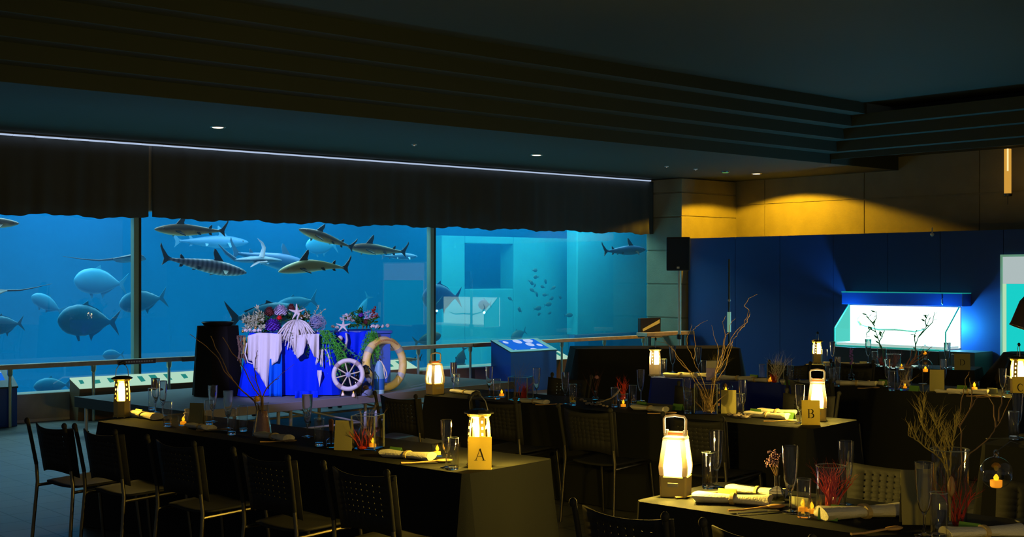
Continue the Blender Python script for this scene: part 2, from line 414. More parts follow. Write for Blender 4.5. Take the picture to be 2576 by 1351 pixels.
# ceiling downlights
M_['lampglow'] = emat('lamp_glow', (1.0, 0.72, 0.42), 6)
def downlight(px, py, lab, col=None):
    p = at(px, py, CEIL); o = thing('ceiling_downlight', lab, 'downlight', (p.x, p.y, CEIL), 0, 'recessed ceiling downlights')
    obj('ring', MB().lathe([(0.062, -0.004), (0.085, -0.006), (0.09, 0.0), (0.062, 0.0), (0.062, -0.004)], 28), M_['steel'], o)
    obj('lamp', MB().lathe([(0.0, -0.009), (0.05, -0.008), (0.068, -0.001), (0.0, -0.001)], 28), M_['lampglow'], o)
downlight(548, 320, 'lit round ceiling downlight above the left part of the aquarium')
downlight(1350, 390, 'lit round ceiling downlight above the middle of the aquarium')
downlight(1903, 437, 'lit ceiling downlight in front of the yellow-lit concrete wall')
for px, py, lab in ((1042, 363, 'tiny dark ceiling spot between the two lit downlights'), (1677, 418, 'tiny ceiling spot left of the green exit lamp'), (1750, 425, 'tiny ceiling spot just left of the green lamp')):
    p = at(px, py, CEIL); o = thing('ceiling_sensor', lab, 'sensor', (p.x, p.y, CEIL))
    obj('base', MB().lathe([(0, -0.012), (0.03, -0.012), (0.035, 0), (0, 0)], 16), M_['alu'], o)
    obj('dot', MB().ball((0, 0, -0.012), 0.012, 10, 6), emat('dim_dot', (0.6, 0.55, 0.45), 0.35), o)
p = at(1825, 431, CEIL); o = thing('green_lamp', 'small dim green lamp on the ceiling beside the lit downlight', 'lamp', (p.x, p.y, CEIL))
obj('base', MB().lathe([(0, -0.02), (0.06, -0.02), (0.07, 0), (0, 0)], 20), M_['darksteel'], o)
obj('lens', MB().lathe([(0, -0.03), (0.05, -0.026), (0.055, -0.02), (0, -0.02)], 20), emat('green_glow', (0.2, 0.5, 0.12), 0.6), o)
# hanging lit tube lamp at the upper right
t, z0 = rz(2535, 487, -0.3); _, z1 = rz(2535, 375, -0.3)
q = R3(t, -0.3, 0); o = thing('wall_tube_lamp', 'tall narrow yellow lit tube lamp high on the wall at the far right', 'lamp', (q.x, q.y, z0))
hh = z1 - z0
obj('tube', MB().lathe([(0, 0), (0.05, 0), (0.05, hh), (0, hh)], 20), emat('yellow_tube', (0.85, 0.42, 0.06), 0.75), o)
obj('cap', MB().lathe([(0, -0.04), (0.06, -0.04), (0.065, 0.0), (0, 0.0)], 20), M_['darksteel'], o)
obj('bright_rod', MB().cyl((-0.02, -0.052, hh * 0.5), (-0.02, -0.052, hh), 0.012), emat('rod_glow', (1.0, 0.7, 0.3), 1.2), o)
obj('cable', MB().cyl((0, 0, -0.04), (0, 0.0, -0.16), 0.006), M_['darksteel'], o)
t, z0 = rz(2345, 590, BW - 0.05); q = R3(t, BW - 0.05, z0); o = thing('sprinkler_head', 'small round fitting hanging at the top of the blue partition', 'sprinkler', q)
obj('bulb', MB().ball((0, 0, 0), 0.028, 12, 8), M_['alu'], o)
obj('stem', MB().cyl((0, 0, 0.02), (0, 0.0, 0.10), 0.008), M_['alu'], o)

# ================================================================ aquarium
TD = 7.0
M_['tankwall'] = mat('aquarium_wall', (0.01, 0.20, 0.6), 0.8, var=0.3, vscale=0.8)
M_['tankpale'] = mat('aquarium_pale_wall', (0.05, 0.42, 0.48), 0.8, var=0.25, vscale=0.9)
M_['tankfloor'] = mat('aquarium_floor', (0.02, 0.2, 0.4), 0.9, var=0.3, vscale=1.0)
struct('wall_aquarium', MB().box(T0 - 1, T1 + 5, TD, TD + 0.2, -1.5, 4.4).box(T0 - 1.2, T0 - 1, 0.3, TD, -1.5, 4.4).box(T1 + 5, T1 + 5.2, 0.3, TD, -1.5, 4.4), M_['tankwall'], smooth=False, **WL)
struct('floor_aquarium', MB().box(T0 - 1, T1 + 5, 0.30, TD, -1.6, -1.5), M_['tankfloor'], smooth=False, **WL)
struct('ceiling_aquarium', MB().box(T0 - 1, T1 + 5, 0.30, TD, 4.3, 4.4), M_['tankwall'], smooth=False, **WL)
# pale inner wall with a deep opening, dark joint, second pale panel
yv = 3.2
def tz(px, py, y): return wz(px, py, y)
a0, ztop = tz(1112, 592, yv); a1, _ = tz(1432, 592, yv); o0, oz1 = tz(1170, 612, yv); o1, oz0 = tz(1292, 726, yv)
ov0 = tz(1182, 650, yv)[0]
mb = MB().box(a0, o0, yv, yv + 0.4, -1.5, ztop).box(o1, a1, yv, yv + 0.4, -1.5, ztop).box(o0, o1, yv, yv + 0.4, -1.5, oz0).box(o0, o1, yv, yv + 0.4, oz1, ztop)
tag(obj('tank_divider', mb, M_['tankpale'], smooth=False, bev=0.02, **WL), 'pale cyan underwater wall with a dark square opening', 'tank wall')
b0, bz1 = tz(1452, 588, 2.4); b1, bz0 = tz(1640, 835, 2.4)
tag(obj('underwater_slab', MB().box(b0, b1 + 1.5, 2.4, 2.7, bz0, bz1 + 0.1), M_['tankpale'], smooth=False, bev=0.02, **WL), 'large pale blue underwater panel beside the concrete pillar', 'tank wall')
tag(obj('tank_beam', MB().box(a1 - 0.05, b0 + 0.9, 3.0, 3.15, -1.5, ztop), M_['tankwall'], smooth=False, **WL), 'dark blue vertical band between the two pale underwater walls', 'tank wall')
# water
def watermat():
    m = bpy.data.materials.new('sea_water'); m.use_nodes = True; nt = m.node_tree; nt.nodes.clear()
    o = nt.nodes.new('ShaderNodeOutputMaterial'); s = nt.nodes.new('ShaderNodeVolumeScatter'); a = nt.nodes.new('ShaderNodeVolumeAbsorption'); ad = nt.nodes.new('ShaderNodeAddShader')
    s.inputs['Color'].default_value = (0.015, 0.36, 1.0, 1); s.inputs['Density'].default_value = 0.14; s.inputs['Anisotropy'].default_value = 0.0
    a.inputs['Color'].default_value = (0.05, 0.78, 0.99, 1); a.inputs['Density'].default_value = 0.20
    nt.links.new(s.outputs[0], ad.inputs[0]); nt.links.new(a.outputs[0], ad.inputs[1]); nt.links.new(ad.outputs[0], o.inputs['Volume'])
    m.cycles.homogeneous_volume = True; m.volume_intersection_method = 'FAST' if hasattr(m, 'volume_intersection_method') else None
    return m
M_['water'] = watermat()
tag(obj('aquarium_water', MB().box(T0 - 0.98, T1 + 4.98, 0.32, TD - 0.02, -1.48, 3.38), M_['water'], smooth=False, **WL), 'deep blue aquarium water behind the long window', 'water', kind='stuff')
# glass and mullions
tm = [T0, tw(350), tw(1095), T1]
for k in range(3):
    struct('window_%d' % (k + 1), MB().box(tm[k] + 0.035, tm[k+1] - 0.035, 0.10, 0.101, 0.334, 2.6), M_['pane'], smooth=False, **WL)
M_['sealant'] = mat('grey_green_sealant', (0.25, 0.42, 0.36), 0.4)
M_['sealdark'] = mat('black_gasket', (0.02, 0.025, 0.02), 0.5)
for k in (1, 2):
    o = struct('trim_%d' % (k + 1), MB().box(tm[k] - 0.04, tm[k] + 0.028, 0.06, 0.16, 0.334, 2.6), M_['sealant'], smooth=False, bev=0.006, **WL)
    obj('gasket', MB().box(tm[k] + 0.028, tm[k] + 0.055, 0.055, 0.16, 0.334, 2.6), M_['sealdark'], o, smooth=False)

# ---------------------------------------------------------------- fish
def fishmat(name, top, belly, zc=0.0, soft=0.02, stripes=0.0, rough=0.5):
    m = mat(name, top, rough); nt = m.node_tree; b = nt.nodes['Principled BSDF']
    tc = nt.nodes.new('ShaderNodeTexCoord'); sp = nt.nodes.new('ShaderNodeSeparateXYZ'); nz = nt.nodes.new('ShaderNodeTexNoise'); nz.inputs['Scale'].default_value = 9
    mr = nt.nodes.new('ShaderNodeMapRange'); mr.inputs['From Min'].default_value = zc - soft; mr.inputs['From Max'].default_value = zc + soft
    ad = nt.nodes.new('ShaderNodeMath'); ad.operation = 'MULTIPLY_ADD'; ad.inputs[1].default_value = 0.05
    mx = nt.nodes.new('ShaderNodeMix'); mx.data_type = 'RGBA'
    nt.links.new(tc.outputs['Object'], sp.inputs[0]); nt.links.new(tc.outputs['Object'], nz.inputs['Vector'])
    nt.links.new(nz.outputs['Fac'], ad.inputs[0]); nt.links.new(sp.outputs['Z'], ad.inputs[2]); nt.links.new(ad.outputs[0], mr.inputs['Value'])
    mx.inputs[6].default_value = (*belly, 1); mx.inputs[7].default_value = (*top, 1)
    nt.links.new(mr.outputs[0], mx.inputs[0])
    if stripes:
        wv = nt.nodes.new('ShaderNodeTexWave'); wv.bands_direction = 'X'; wv.inputs['Scale'].default_value = stripes; wv.inputs['Distortion'].default_value = 1.0
        m2 = nt.nodes.new('ShaderNodeMix'); m2.data_type = 'RGBA'; m2.blend_type = 'MULTIPLY'; m2.inputs[0].default_value = 0.6
        nt.links.new(tc.outputs['Object'], wv.inputs['Vector']); nt.links.new(mx.outputs[2], m2.inputs[6]); nt.links.new(wv.outputs['Color'], m2.inputs[7]); nt.links.new(m2.outputs[2], b.inputs['Base Color'])
    else: nt.links.new(mx.outputs[2], b.inputs['Base Color'])
    return m
M_['sharkbrown'] = fishmat('brown_shark_skin', (0.17, 0.10, 0.055), (0.95, 0.72, 0.34), 0.0, 0.03)
M_['sharkgreen'] = fishmat('olive_shark_skin', (0.45, 0.42, 0.2), (0.9, 0.92, 0.62), 0.03, 0.03)
M_['sharkstripe'] = fishmat('banded_lit_back_skin', (0.30, 0.28, 0.40), (0.75, 0.75, 0.7), -0.01, 0.03, 4.5)  # purple light on the back is put into the upper skin colour
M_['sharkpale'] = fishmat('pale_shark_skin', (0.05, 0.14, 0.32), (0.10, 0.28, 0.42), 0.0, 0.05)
M_['sharkfin'] = mat('dark_fin', (0.05, 0.045, 0.04), 0.5)
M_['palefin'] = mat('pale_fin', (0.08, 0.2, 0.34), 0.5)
M_['whitefin'] = mat('white_fin', (0.9, 0.75, 0.9), 0.5)
M_['silver'] = fishmat('silver_fish_scales', (0.03, 0.30, 0.5), (0.05, 0.26, 0.42), 0.02, 0.1)
M_['rayskin'] = fishmat('dark_ray_skin', (0.03, 0.05, 0.08), (0.35, 0.5, 0.6), -0.02, 0.03)
M_['smallfish'] = mat('small_dark_fish', (0.03, 0.10, 0.09), 0.5)

def body(pts, n=16, bend=None):
    """pts: (x, zc, half height, half width)"""
    vs_, fs = [], []
    for k, (x, zc, hh_, hw) in enumerate(pts):
        yb = bend(x) if bend else 0
        for i in range(n):
            a = 2 * PI * i / n; vs_.append((x, yb + hw * math.cos(a), zc + hh_ * math.sin(a)))
    for k in range(len(pts) - 1):
        for i in range(n): j = (i+1) % n; fs.append((k*n+i, k*n+j, (k+1)*n+j, (k+1)*n+i))
    fs.append(tuple(range(n))); fs.append(tuple(range((len(pts)-1)*n, len(pts)*n)))
    return MB().add(vs_, fs)
def fin(pts, y0=0.0, th=0.006, M=None): return MB().prism(pts, y0 - th/2, y0 + th/2, M)
def shark(name, lab, loc, L, face, pitch=0.0, yaw=0.0, skin='sharkbrown', finm='sharkfin', fat=1.0, arch=0.0, cat='shark', tailup=1.0, bendk=0.25):
    """nose towards +x (face=1) or -x (face=-1) along the window"""
    o = thing(name, lab, cat, loc, 0, None)
    o.rotation_euler = Matrix.Rotation(A1 + yaw + (0 if face > 0 else PI), 3, 'Z').to_euler()
    o.rotation_euler = (Matrix.Rotation(A1 + yaw + (0 if face > 0 else PI), 3, 'Z') @ Matrix.Rotation(pitch, 3, 'Y')).to_euler()
    zc = lambda x: arch * L * (0.25 - (x / L) ** 2)
    bend = lambda x: -bendk * L * max(0, -x / L - 0.05) ** 2
    prof = [(.5, .004, .004), (.48, .018, .022), (.44, .034, .04), (.38, .05, .055), (.28, .068, .062), (.16, .078, .062), (.04, .074, .056), (-.1, .058, .044), (-.22, .040, .030), (-.33, .024, .019), (-.40, .016, .012), (-.44, .012, .007)]
    pr = []
    for i in range(len(prof) - 1):
        for q in (0, .5):
            pr.append(tuple(prof[i][j] * (1-q) + prof[i+1][j] * q for j in range(3)))
    pr.append(prof[-1])
    obj('body', body([(x * L, zc(x * L), h_ * L * fat, w_ * L * fat) for x, h_, w_ in pr], 16, bend), M_[skin], o)
    def f(nm, p, x0, y=0.0, m=finm, M=None, th=0.010):
        T = Matrix.Translation((x0 * L, bend(x0 * L) + y, zc(x0 * L)))
        return obj(nm, MB().prism([(a * L, b * L) for a, b in p], -th*L/2, th*L/2, T @ (M if M else Matrix())), M_[m], o, smooth=False)
    f('dorsal_fin', [(.12, .06 * fat), (.065, .12), (.0, .19), (-.02, .195), (-.022, .15), (.0, .09), (-.03, .05 * fat)], .10)
    f('dorsal_fin', [(.03, .02), (.0, .055), (-.03, .075), (-.035, .06), (-.025, .02)], -.27)
    f('tail_fin', [(.03, .008), (-.03, .03 * tailup), (-.10, .105 * tailup), (-.125, .15 * tailup), (-.13, .12 * tailup), (-.09, .04), (-.07, .0), (-.075, -.05), (-.085, -.075), (-.06, -.055), (-.02, -.02), (.03, -.008)], -.42)
    f('anal_fin', [(.02, -.015), (-.01, -.055), (-.04, -.06), (-.03, -.015)], -.26)
    for s in (-1, 1):
        Mx = Matrix.Rotation(s * R(62), 4, 'X')
        f('pectoral_fin', [(.05, -.02), (.03, -.07), (-.01, -.13), (-.04, -.165), (-.045, -.14), (-.03, -.08), (-.02, -.02)], .20, s * .03 * L, M=Mx)
        f('pelvic_fin', [(.02, -.03), (.0, -.065), (-.03, -.075), (-.025, -.03)], -.08, s * .02 * L, M=Matrix.Rotation(s * R(35), 4, 'X'))
    for s in (-1, 1): obj('eye', MB().ball((.40 * L, s * .049 * L * fat, zc(.4 * L) + .012 * L), .009 * L, 8, 6), M_['sharkfin'], o)
    return o
def wat(px, py, y): t, z = wz(px, py, y); return W3(t, y, z)

def jack(name, lab, loc, L, face, pitch=0.0, yaw=0.0, skin='silver', deep=0.2, cat='fish', group=None, simple=False, finm='silver'):
    o = thing(name, lab, cat, loc, 0, group)
    o.rotation_euler = (Matrix.Rotation(A1 + yaw + (0 if face > 0 else PI), 3, 'Z') @ Matrix.Rotation(pitch, 3, 'Y')).to_euler()
    prof = [(.5, .03, .015), (.47, .09, .035), (.42, .15, .05), (.34, .20, .065), (.2, .235, .07), (.05, .235, .068), (-.1, .19, .055), (-.22, .12, .035), (-.31, .055, .018), (-.36, .03, .01)]
    k = deep / 0.2
    obj('body', body([(x * L, 0.01 * L * math.cos(x * 4), h_ * L * k, w_ * L) for x, h_, w_ in prof], 8 if simple else 16), M_[skin], o)
    def f(nm, p, th=.01, y=0, M=None): obj(nm, MB().prism([(a * L, b * L) for a, b in p], -th*L/2 + y*L, th*L/2 + y*L, M), M_[finm], o, smooth=False)
    f('tail_fin', [(-.34, .02), (-.42, .10), (-.52, .21), (-.50, .15), (-.43, 0), (-.50, -.15), (-.52, -.21), (-.42, -.10), (-.34, -.02)])
    if not simple:
        f('dorsal_fin', [(.16, .22 * k), (.10, .26 * k), (.03, .31 * k), (.02, .25 * k), (-.14, .19 * k), (-.28, .075), (-.2, .08 * k), (.0, .2 * k)])
        f('anal_fin', [(-.02, -.2 * k), (-.06, -.30 * k), (-.09, -.22 * k), (-.18, -.16 * k), (-.29, -.06), (-.2, -.08 * k)])
        f('pelvic_fin', [(.2, -.21 * k), (.15, -.31 * k), (.12, -.30 * k), (.14, -.2 * k)])
        f('pectoral_fin', [(.26, -.02), (.16, -.04), (.06, -.10), (.12, -.09), (.24, -.06)], y=-.075)
        obj('eye', MB().ball((.40 * L, -.045 * L, .04 * L), .018 * L, 8, 6), M_['sharkfin'], o)
    return o
def px_len(L_px, px, y):
    """length along the window that spans L_px pixels round px"""
    return abs(tw(px + L_px / 2, y) - tw(px - L_px / 2, y))

def shk(lab, x0, x1, yc, y, face, dz=0.0, **k):
    """x0..x1 pixel span, yc pixel row of the middle, dz pixel drop from the nose to the tail"""
    px = (x0 + x1) / 2; L = px_len(x1 - x0, px, y) / 0.98
    P = wat(px, yc, y); sl = math.atan2(dz, (x1 - x0)) * 0.8
    return shark('shark', lab, P, L, face, pitch=-sl, **k)
shk('brown shark nosing in at the left edge of the aquarium', -130, 48, 560, 0.7, 1)
shk('dark brown shark swimming left just under the curtain at the upper left', 392, 569, 579, 0.6, -1)
shk('dark brown shark angled down, left of the two under the middle curtain', 752, 893, 600, 0.6, -1, dz=46)
shk('dark shark with raised fin following close behind the angled one', 878, 1024, 628, 0.75, -1, dz=10)
shk('banded shark swimming right with purple light on its back', 410, 622, 668, 0.7, 1, dz=-42, skin='sharkstripe')
shk('pale green-bellied shark with black fins in the centre of the aquarium', 704, 880, 680, 0.5, -1, skin='sharkgreen', arch=0.22, dz=-8)
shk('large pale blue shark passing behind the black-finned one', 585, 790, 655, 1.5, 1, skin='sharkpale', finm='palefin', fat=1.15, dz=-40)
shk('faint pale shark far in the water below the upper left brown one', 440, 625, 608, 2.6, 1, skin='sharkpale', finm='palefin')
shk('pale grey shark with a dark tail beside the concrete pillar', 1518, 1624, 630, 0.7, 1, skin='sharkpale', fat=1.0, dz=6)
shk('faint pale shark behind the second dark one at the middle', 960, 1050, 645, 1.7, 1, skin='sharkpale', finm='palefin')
shk('dark shark low in the water behind the yellow lifebuoy', 990, 1060, 905, 0.6, -1)
# big white ray lifting one wing
P = wat(650, 655, 1.0)
o = thing('stingray', 'white ray lifting one curved wing in the middle of the aquarium', 'ray', P, A1)
obj('body', body([(-.40, 0, .01, .02), (-.3, 0, .03, .12), (-.1, .01, .05, .22), (.1, .01, .05, .2), (.3, 0, .03, .1), (.38, 0, .01, .02)], 14), M_['palefin'], o)
obj('wing', MB().tube([(-.02, -.1, .0), (.0, -.12, .1), (.02, -.12, .18), (.0, -.1, .25), (-.07, -.1, .31)], [.07, .06, .045, .028, .006], 10, 0.3), M_['whitefin'], o)
obj('wing', MB().tube([(0, -.15, -.02), (-.12, -.18, -.03), (-.24, -.2, -.10)], [.08, .06, .01], 10, 0.3), M_['whitefin'], o)
obj('tail', MB().tube([(-.36, 0, 0), (-.5, .02, .1), (-.62, .02, .22)], [.03, .025, .005], 8), M_['palefin'], o)
def ray(lab, loc, L, face, yaw=0.0, tilt=0.0):
    o = thing('stingray', lab, 'ray', loc, 0); o.rotation_euler = (Matrix.Rotation(A1 + yaw + (0 if face > 0 else PI), 3, 'Z') @ Matrix.Rotation(tilt, 3, 'Y') @ Matrix.Rotation(R(-12), 3, 'X')).to_euler()
    pts = [(.30, 0, .008, .02), (.25, 0, .02, .08), (.16, .01, .035, .17), (.05, .015, .045, .25), (-.06, .01, .035, .20), (-.16, .005, .02, .10), (-.24, 0, .012, .03)]
    obj('body', body([(a * L, b * L, c * L, d * L) for a, b, c, d in pts], 18), M_['rayskin'], o)
    obj('tail', MB().tube([(-.22 * L, 0, 0), (-.45 * L, .01 * L, -.02 * L), (-.7 * L, .02 * L, 0), (-1.0 * L, 0, .03 * L)], [.018 * L, .013 * L, .008 * L, .002 * L], 8), M_['rayskin'], o)
    for s in (-1, 1): obj('eye', MB().ball((.14 * L, s * .05 * L, .05 * L), .012 * L, 8, 6), M_['sharkfin'], o)
ray('dark ray with a long thin tail crossing behind the left joint of the glass', wat(320, 652, 1.3), 0.95, 1, yaw=0.15)
ray('dark ray tail reaching in at the left edge of the aquarium', wat(-20, 735, 0.9), 0.75, -1, tilt=R(6))
def jk(lab, x0, x1, yc, y, face, pitch=0, deep=.2, **k):
    px = (x0 + x1) / 2; return jack('jackfish', lab, wat(px, yc, y), px_len(x1 - x0, px, y), face, pitch, deep=deep, **k)
jk('silver jack below the dark ray, faint in blue water', 187, 320, 710, 1.9, -1, R(-5))
jk('silver jack tilted nose down at the far left', 75, 165, 765, 1.9, -1, R(-28), .17)
jk('biggest and brightest silver jack at the lower left', 146, 300, 808, 1.0, -1, R(-4), .21)
jk('silver jack straddling the left glass joint', 300, 420, 757, 1.4, -1, R(8), .18)
jk('silver jack half out of view at the left edge', -40, 60, 818, 1.2, -1, R(5), .2)
jk('small pale fish low under the handrail between two posts', 85, 180, 970, 1.6, -1, 0, .17)
jk('small pale fish just above the handrail beside the glass joint', 258, 312, 893, 1.8, -1, 0, .2)
jk('large greenish fish with a dark forked tail behind the flowers', 572, 760, 795, 0.8, 1, R(-3), .12, finm='sharkfin')
jk('bluish fish behind the top of the flower arrangement', 690, 800, 765, 1.5, -1, R(10), .13)
jk('pale fish behind the angled brown shark', 770, 850, 618, 2.0, -1, 0, .2)
jk('faint fish tail rising behind the flowers at the right', 880, 945, 775, 2.2, -1, R(60), .12)
M_['darkjack'] = fishmat('dark_fish_scales', (0.01, 0.09, 0.25), (0.03, 0.2, 0.35), 0.0, 0.1)
jk('large dark rounded fish beside the right glass joint', 1062, 1160, 748, 1.3, -1, 0, .22, skin='darkjack', finm='darkjack')
jk('dark oval fish right of the reflected tank', 1203, 1236, 766, 1.6, -1, 0, .25, skin='darkjack', finm='darkjack')
jk('dark fish standing low behind the blue screen desk', 1135, 1185, 902, 1.2, -1, R(70), .2, skin='smallfish', finm='smallfish')
jk('dark fish below the reflected tank at the glass joint', 1040, 1110, 853, 1.4, 1, R(-12), .14, skin='smallfish', finm='smallfish')
jk('dark fish low in front of the pale underwater wall', 1285, 1325, 842, 2.6, -1, R(20), .2, skin='smallfish', finm='smallfish')
# school of small dark fish
rnd = random.Random(11)
sch = [(1345,680),(1349,697),(1339,713),(1345,719),(1372,708),(1391,725),(1372,742),(1409,748),(1387,751),(1350,740),(1340,731),(1378,766),(1308,780),(1352,776),(1382,788),(1334,708),(1284,752),(1430,793),(1357,790),(1366,722)]
proto = None
for i, (px, py) in enumerate(sch):
    L = rnd.uniform(0.11, 0.2)
    if proto is None:
        proto = o = jack('small_fish', 'small dark fish of the loose school before the pale underwater wall', wat(px, py, 2.5), 0.16, 1, 0, deep=.2, skin='smallfish', finm='smallfish', group='school of small dark fish', simple=True)
        base = 0.16
    else: o = copy_tree(proto); o.location = wat(px, py, 2.5)
    o.rotation_euler = (Matrix.Rotation(A1 + rnd.uniform(-.6, .6) + (PI if rnd.random() < .4 else 0), 3, 'Z') @ Matrix.Rotation(rnd.uniform(-.7, .7), 3, 'Y')).to_euler()
    s_ = L / 0.16; o.scale = (s_, s_, s_)

# ================================================================ handrail, screens and panels in front of the aquarium
RN = -0.36 * S
tg = lambda px: tw(px, RN)
rail = thing('handrail', 'long wooden handrail on thin metal posts in front of the aquarium', 'handrail', (O1.x, O1.y, 0), A1)
obj('rail', MB().box(tw(-120, RN), tw(1708, RN), RN - 0.055, RN + 0.055, 0.662, 0.716), M_['railwood'], rail, smooth=False, bev=0.006)
M_['post'] = mat('satin_post_metal', (0.45, 0.6, 0.5), 0.3, 0.8)
for px in (25, 235, 425, 640, 850, 1052, 1183, 1302, 1413, 1520, 1618, 1700):
    t = tg(px); p_ = obj('post', MB().cyl((t, RN, 0.0), (t, RN, 0.662), 0.019), M_['post'], rail)
    obj('collar', MB().lathe([(0.019, 0.58), (0.03, 0.60), (0.034, 0.661), (0.019, 0.661)], 14, Matrix.Translation((t, RN, 0))), M_['post'], p_)
M_['plaque'] = mat('bronze_plaque', (0.16, 0.11, 0.06), 0.4, 0.3)
M_['plaqueink'] = mat('plaque_letters', (0.7, 0.62, 0.45), 0.5)
def plaque(x0, x1, letters):
    o = obj('plaque', MB().box(tg(x0), tg(x1), RN - 0.070, RN - 0.0555, 0.655, 0.715), M_['plaque'], rail, smooth=False, bev=0.004)
    if letters:
        mb = MB(); n = 11; a, b = tg(x0) + 0.1, tg(x1) - 0.03
        for i in range(n):
            c = a + (b - a) * i / n; mb.box(c, c + 0.022, RN - 0.0725, RN - 0.070, 0.677, 0.695)
        tag(obj('lettering', mb, M_['plaqueink'], o, smooth=False), kind='stuff')
plaque(290, 386, True); plaque(452, 492, False); plaque(1185, 1262, False)

# low lit information boxes with sloping glass tops, resting on the floor against the curb
M_['litpanel'] = emat('lit_panel', (0.45, 0.72, 0.55), 0.95)
M_['panelart'] = emat('panel_pictures', (0.02, 0.28, 0.25), 0.8)
M_['panelside'] = mat('brown_panel_side', (0.22, 0.13, 0.06), 0.6, bump=0.1)
def infobox(x0, x1, lab, zt=0.50, zb=0.40):
    a, b = tg(x0), tg(x1); y0, y1 = RN + 0.03, -0.01
    o = thing('information_panel', lab, 'display', (O1.x, O1.y, 0), A1)
    obj('cabinet', MB().prism([(y0 + .06, 0.0), (y1, 0.0), (y1, zt - .02), (y0, zb - .02)], a, b, Matrix(((0,1,0,0),(1,0,0,0),(0,0,1,0),(0,0,0,1)))), M_['panelside'], o, smooth=False)
    obj('lit_top', MB().add([(a, y0, zb - .015), (b, y0, zb - .015), (b, y1, zt - .015), (a, y1, zt - .015), (a, y0, zb), (b, y0, zb), (b, y1, zt), (a, y1, zt)], [(0,1,2,3),(4,5,6,7),(0,1,5,4),(1,2,6,5),(2,3,7,6),(3,0,4,7)]), M_['litpanel'], o, smooth=False)
    mb = MB(); rnd = random.Random(int(x0)); t = a + 0.05
    while t < b - 0.15:
        q = rnd.uniform(.05, .10)
        f = lambda y: zb + (zt - zb) * (y - y0) / (y1 - y0) + .002
        ya, yb = y0 + rnd.uniform(.04, .1), y1 - rnd.uniform(.05, .12)
        mb.add([(t, ya, f(ya)), (t + q, ya + .02, f(ya + .02)), (t + q * 1.3, yb, f(yb)), (t + .02, yb, f(yb))], [(0,1,2,3)]); t += rnd.uniform(.14, .24)
    tag(obj('pictures', mb, M_['panelart'], o, smooth=False), kind='stuff')
infobox(203, 620, 'long low lit panel under the handrail left of the stage table')
infobox(985, 1052, 'short lit panel behind the yellow lifebuoy', .50, .40)
infobox(1396, 1440, 'narrow lit panel between the blue screen desk and the dark draped table', .50, .40)
# wooden bench-like curb front behind the stage
a, b = tg(1058), tg(1262)
o = thing('low_bench', 'low brown bench box along the glass right of the lifebuoy', 'bench', (O1.x, O1.y, 0), A1)
obj('box', MB().box(a, b, -0.26, -0.02, 0, 0.33), M_['panelside'], o, smooth=False, bev=0.006)
obj('edge', MB().box(a, b, -0.265, -0.02, 0.3305, 0.345), mat('pale_edge', (0.5, 0.6, 0.5), 0.4), o, smooth=False)

# blue screen desks
M_['deskblue'] = mat('blue_desk_laminate', (0.01, 0.09, 0.55), 0.35, coat=0.2)
M_['deskteal'] = mat('dark_desk_top', (0.02, 0.06, 0.09), 0.3)
def scrmat(name):
    m = bpy.data.materials.new(name); m.use_nodes = True; nt = m.node_tree; nt.nodes.clear()
    o = nt.nodes.new('ShaderNodeOutputMaterial'); e = nt.nodes.new('ShaderNodeEmission'); v = nt.nodes.new('ShaderNodeTexVoronoi'); v.inputs['Scale'].default_value = 5.5
    tc = nt.nodes.new('ShaderNodeTexCoord'); r = nt.nodes.new('ShaderNodeValToRGB'); r.color_ramp.interpolation = 'CONSTANT'
    r.color_ramp.elements[0].color = (0.45, 0.6, 0.95, 1); r.color_ramp.elements[1].position = 0.42; r.color_ramp.elements[1].color = (0.01, 0.14, 0.7, 1)
    nt.links.new(tc.outputs['Object'], v.inputs['Vector']); nt.links.new(v.outputs['Distance'], r.inputs['Fac']); nt.links.new(r.outputs['Color'], e.inputs[0]); e.inputs[1].default_value = 1.0
    nt.links.new(e.outputs[0], o.inputs[0]); return m
M_['screen'] = scrmat('blue_screen_picture')
def screendesk(x0, x1, lab, y0=-0.32, y1=-0.02, zf=.58, zb=.74):
    a, b = tw(x0, y0), tw(x1, y0)
    o = thing('screen_desk', lab, 'screen desk', (O1.x, O1.y, 0), A1)
    X = Matrix(((0,1,0,0),(1,0,0,0),(0,0,1,0),(0,0,0,1)))
    obj('cabinet', MB().prism([(y0, 0.0), (y1, 0.0), (y1, zb - .02), (y0, zf - .02)], a, b, X), M_['deskblue'], o, smooth=False)
    obj('desk_top', MB().prism([(y0 - .01, zf - .02), (y1, zb - .02), (y1, zb), (y0 - .01, zf)], a - .01, b + .01, X), M_['deskteal'], o, smooth=False)
    f = lambda y: zf + (zb - zf) * (y - y0) / (y1 - y0)
    obj('screen', MB().add([(a + .1, y0 + .05, f(y0 + .05) + .004), (b - .1, y0 + .05, f(y0 + .05) + .004), (b - .1, y1 - .04, f(y1 - .04) + .004), (a + .1, y1 - .04, f(y1 - .04) + .004)], [(0,1,2,3)]), M_['screen'], o, smooth=False)
RN2 = RN
screendesk(1285, 1400, 'blue desk with a lit sloping screen in front of the pale underwater wall', -0.95, -0.50, .60, .76)
screendesk(-110, 43, 'bright blue screen desk cut off by the left edge', -0.30, -0.02, .46, .64)

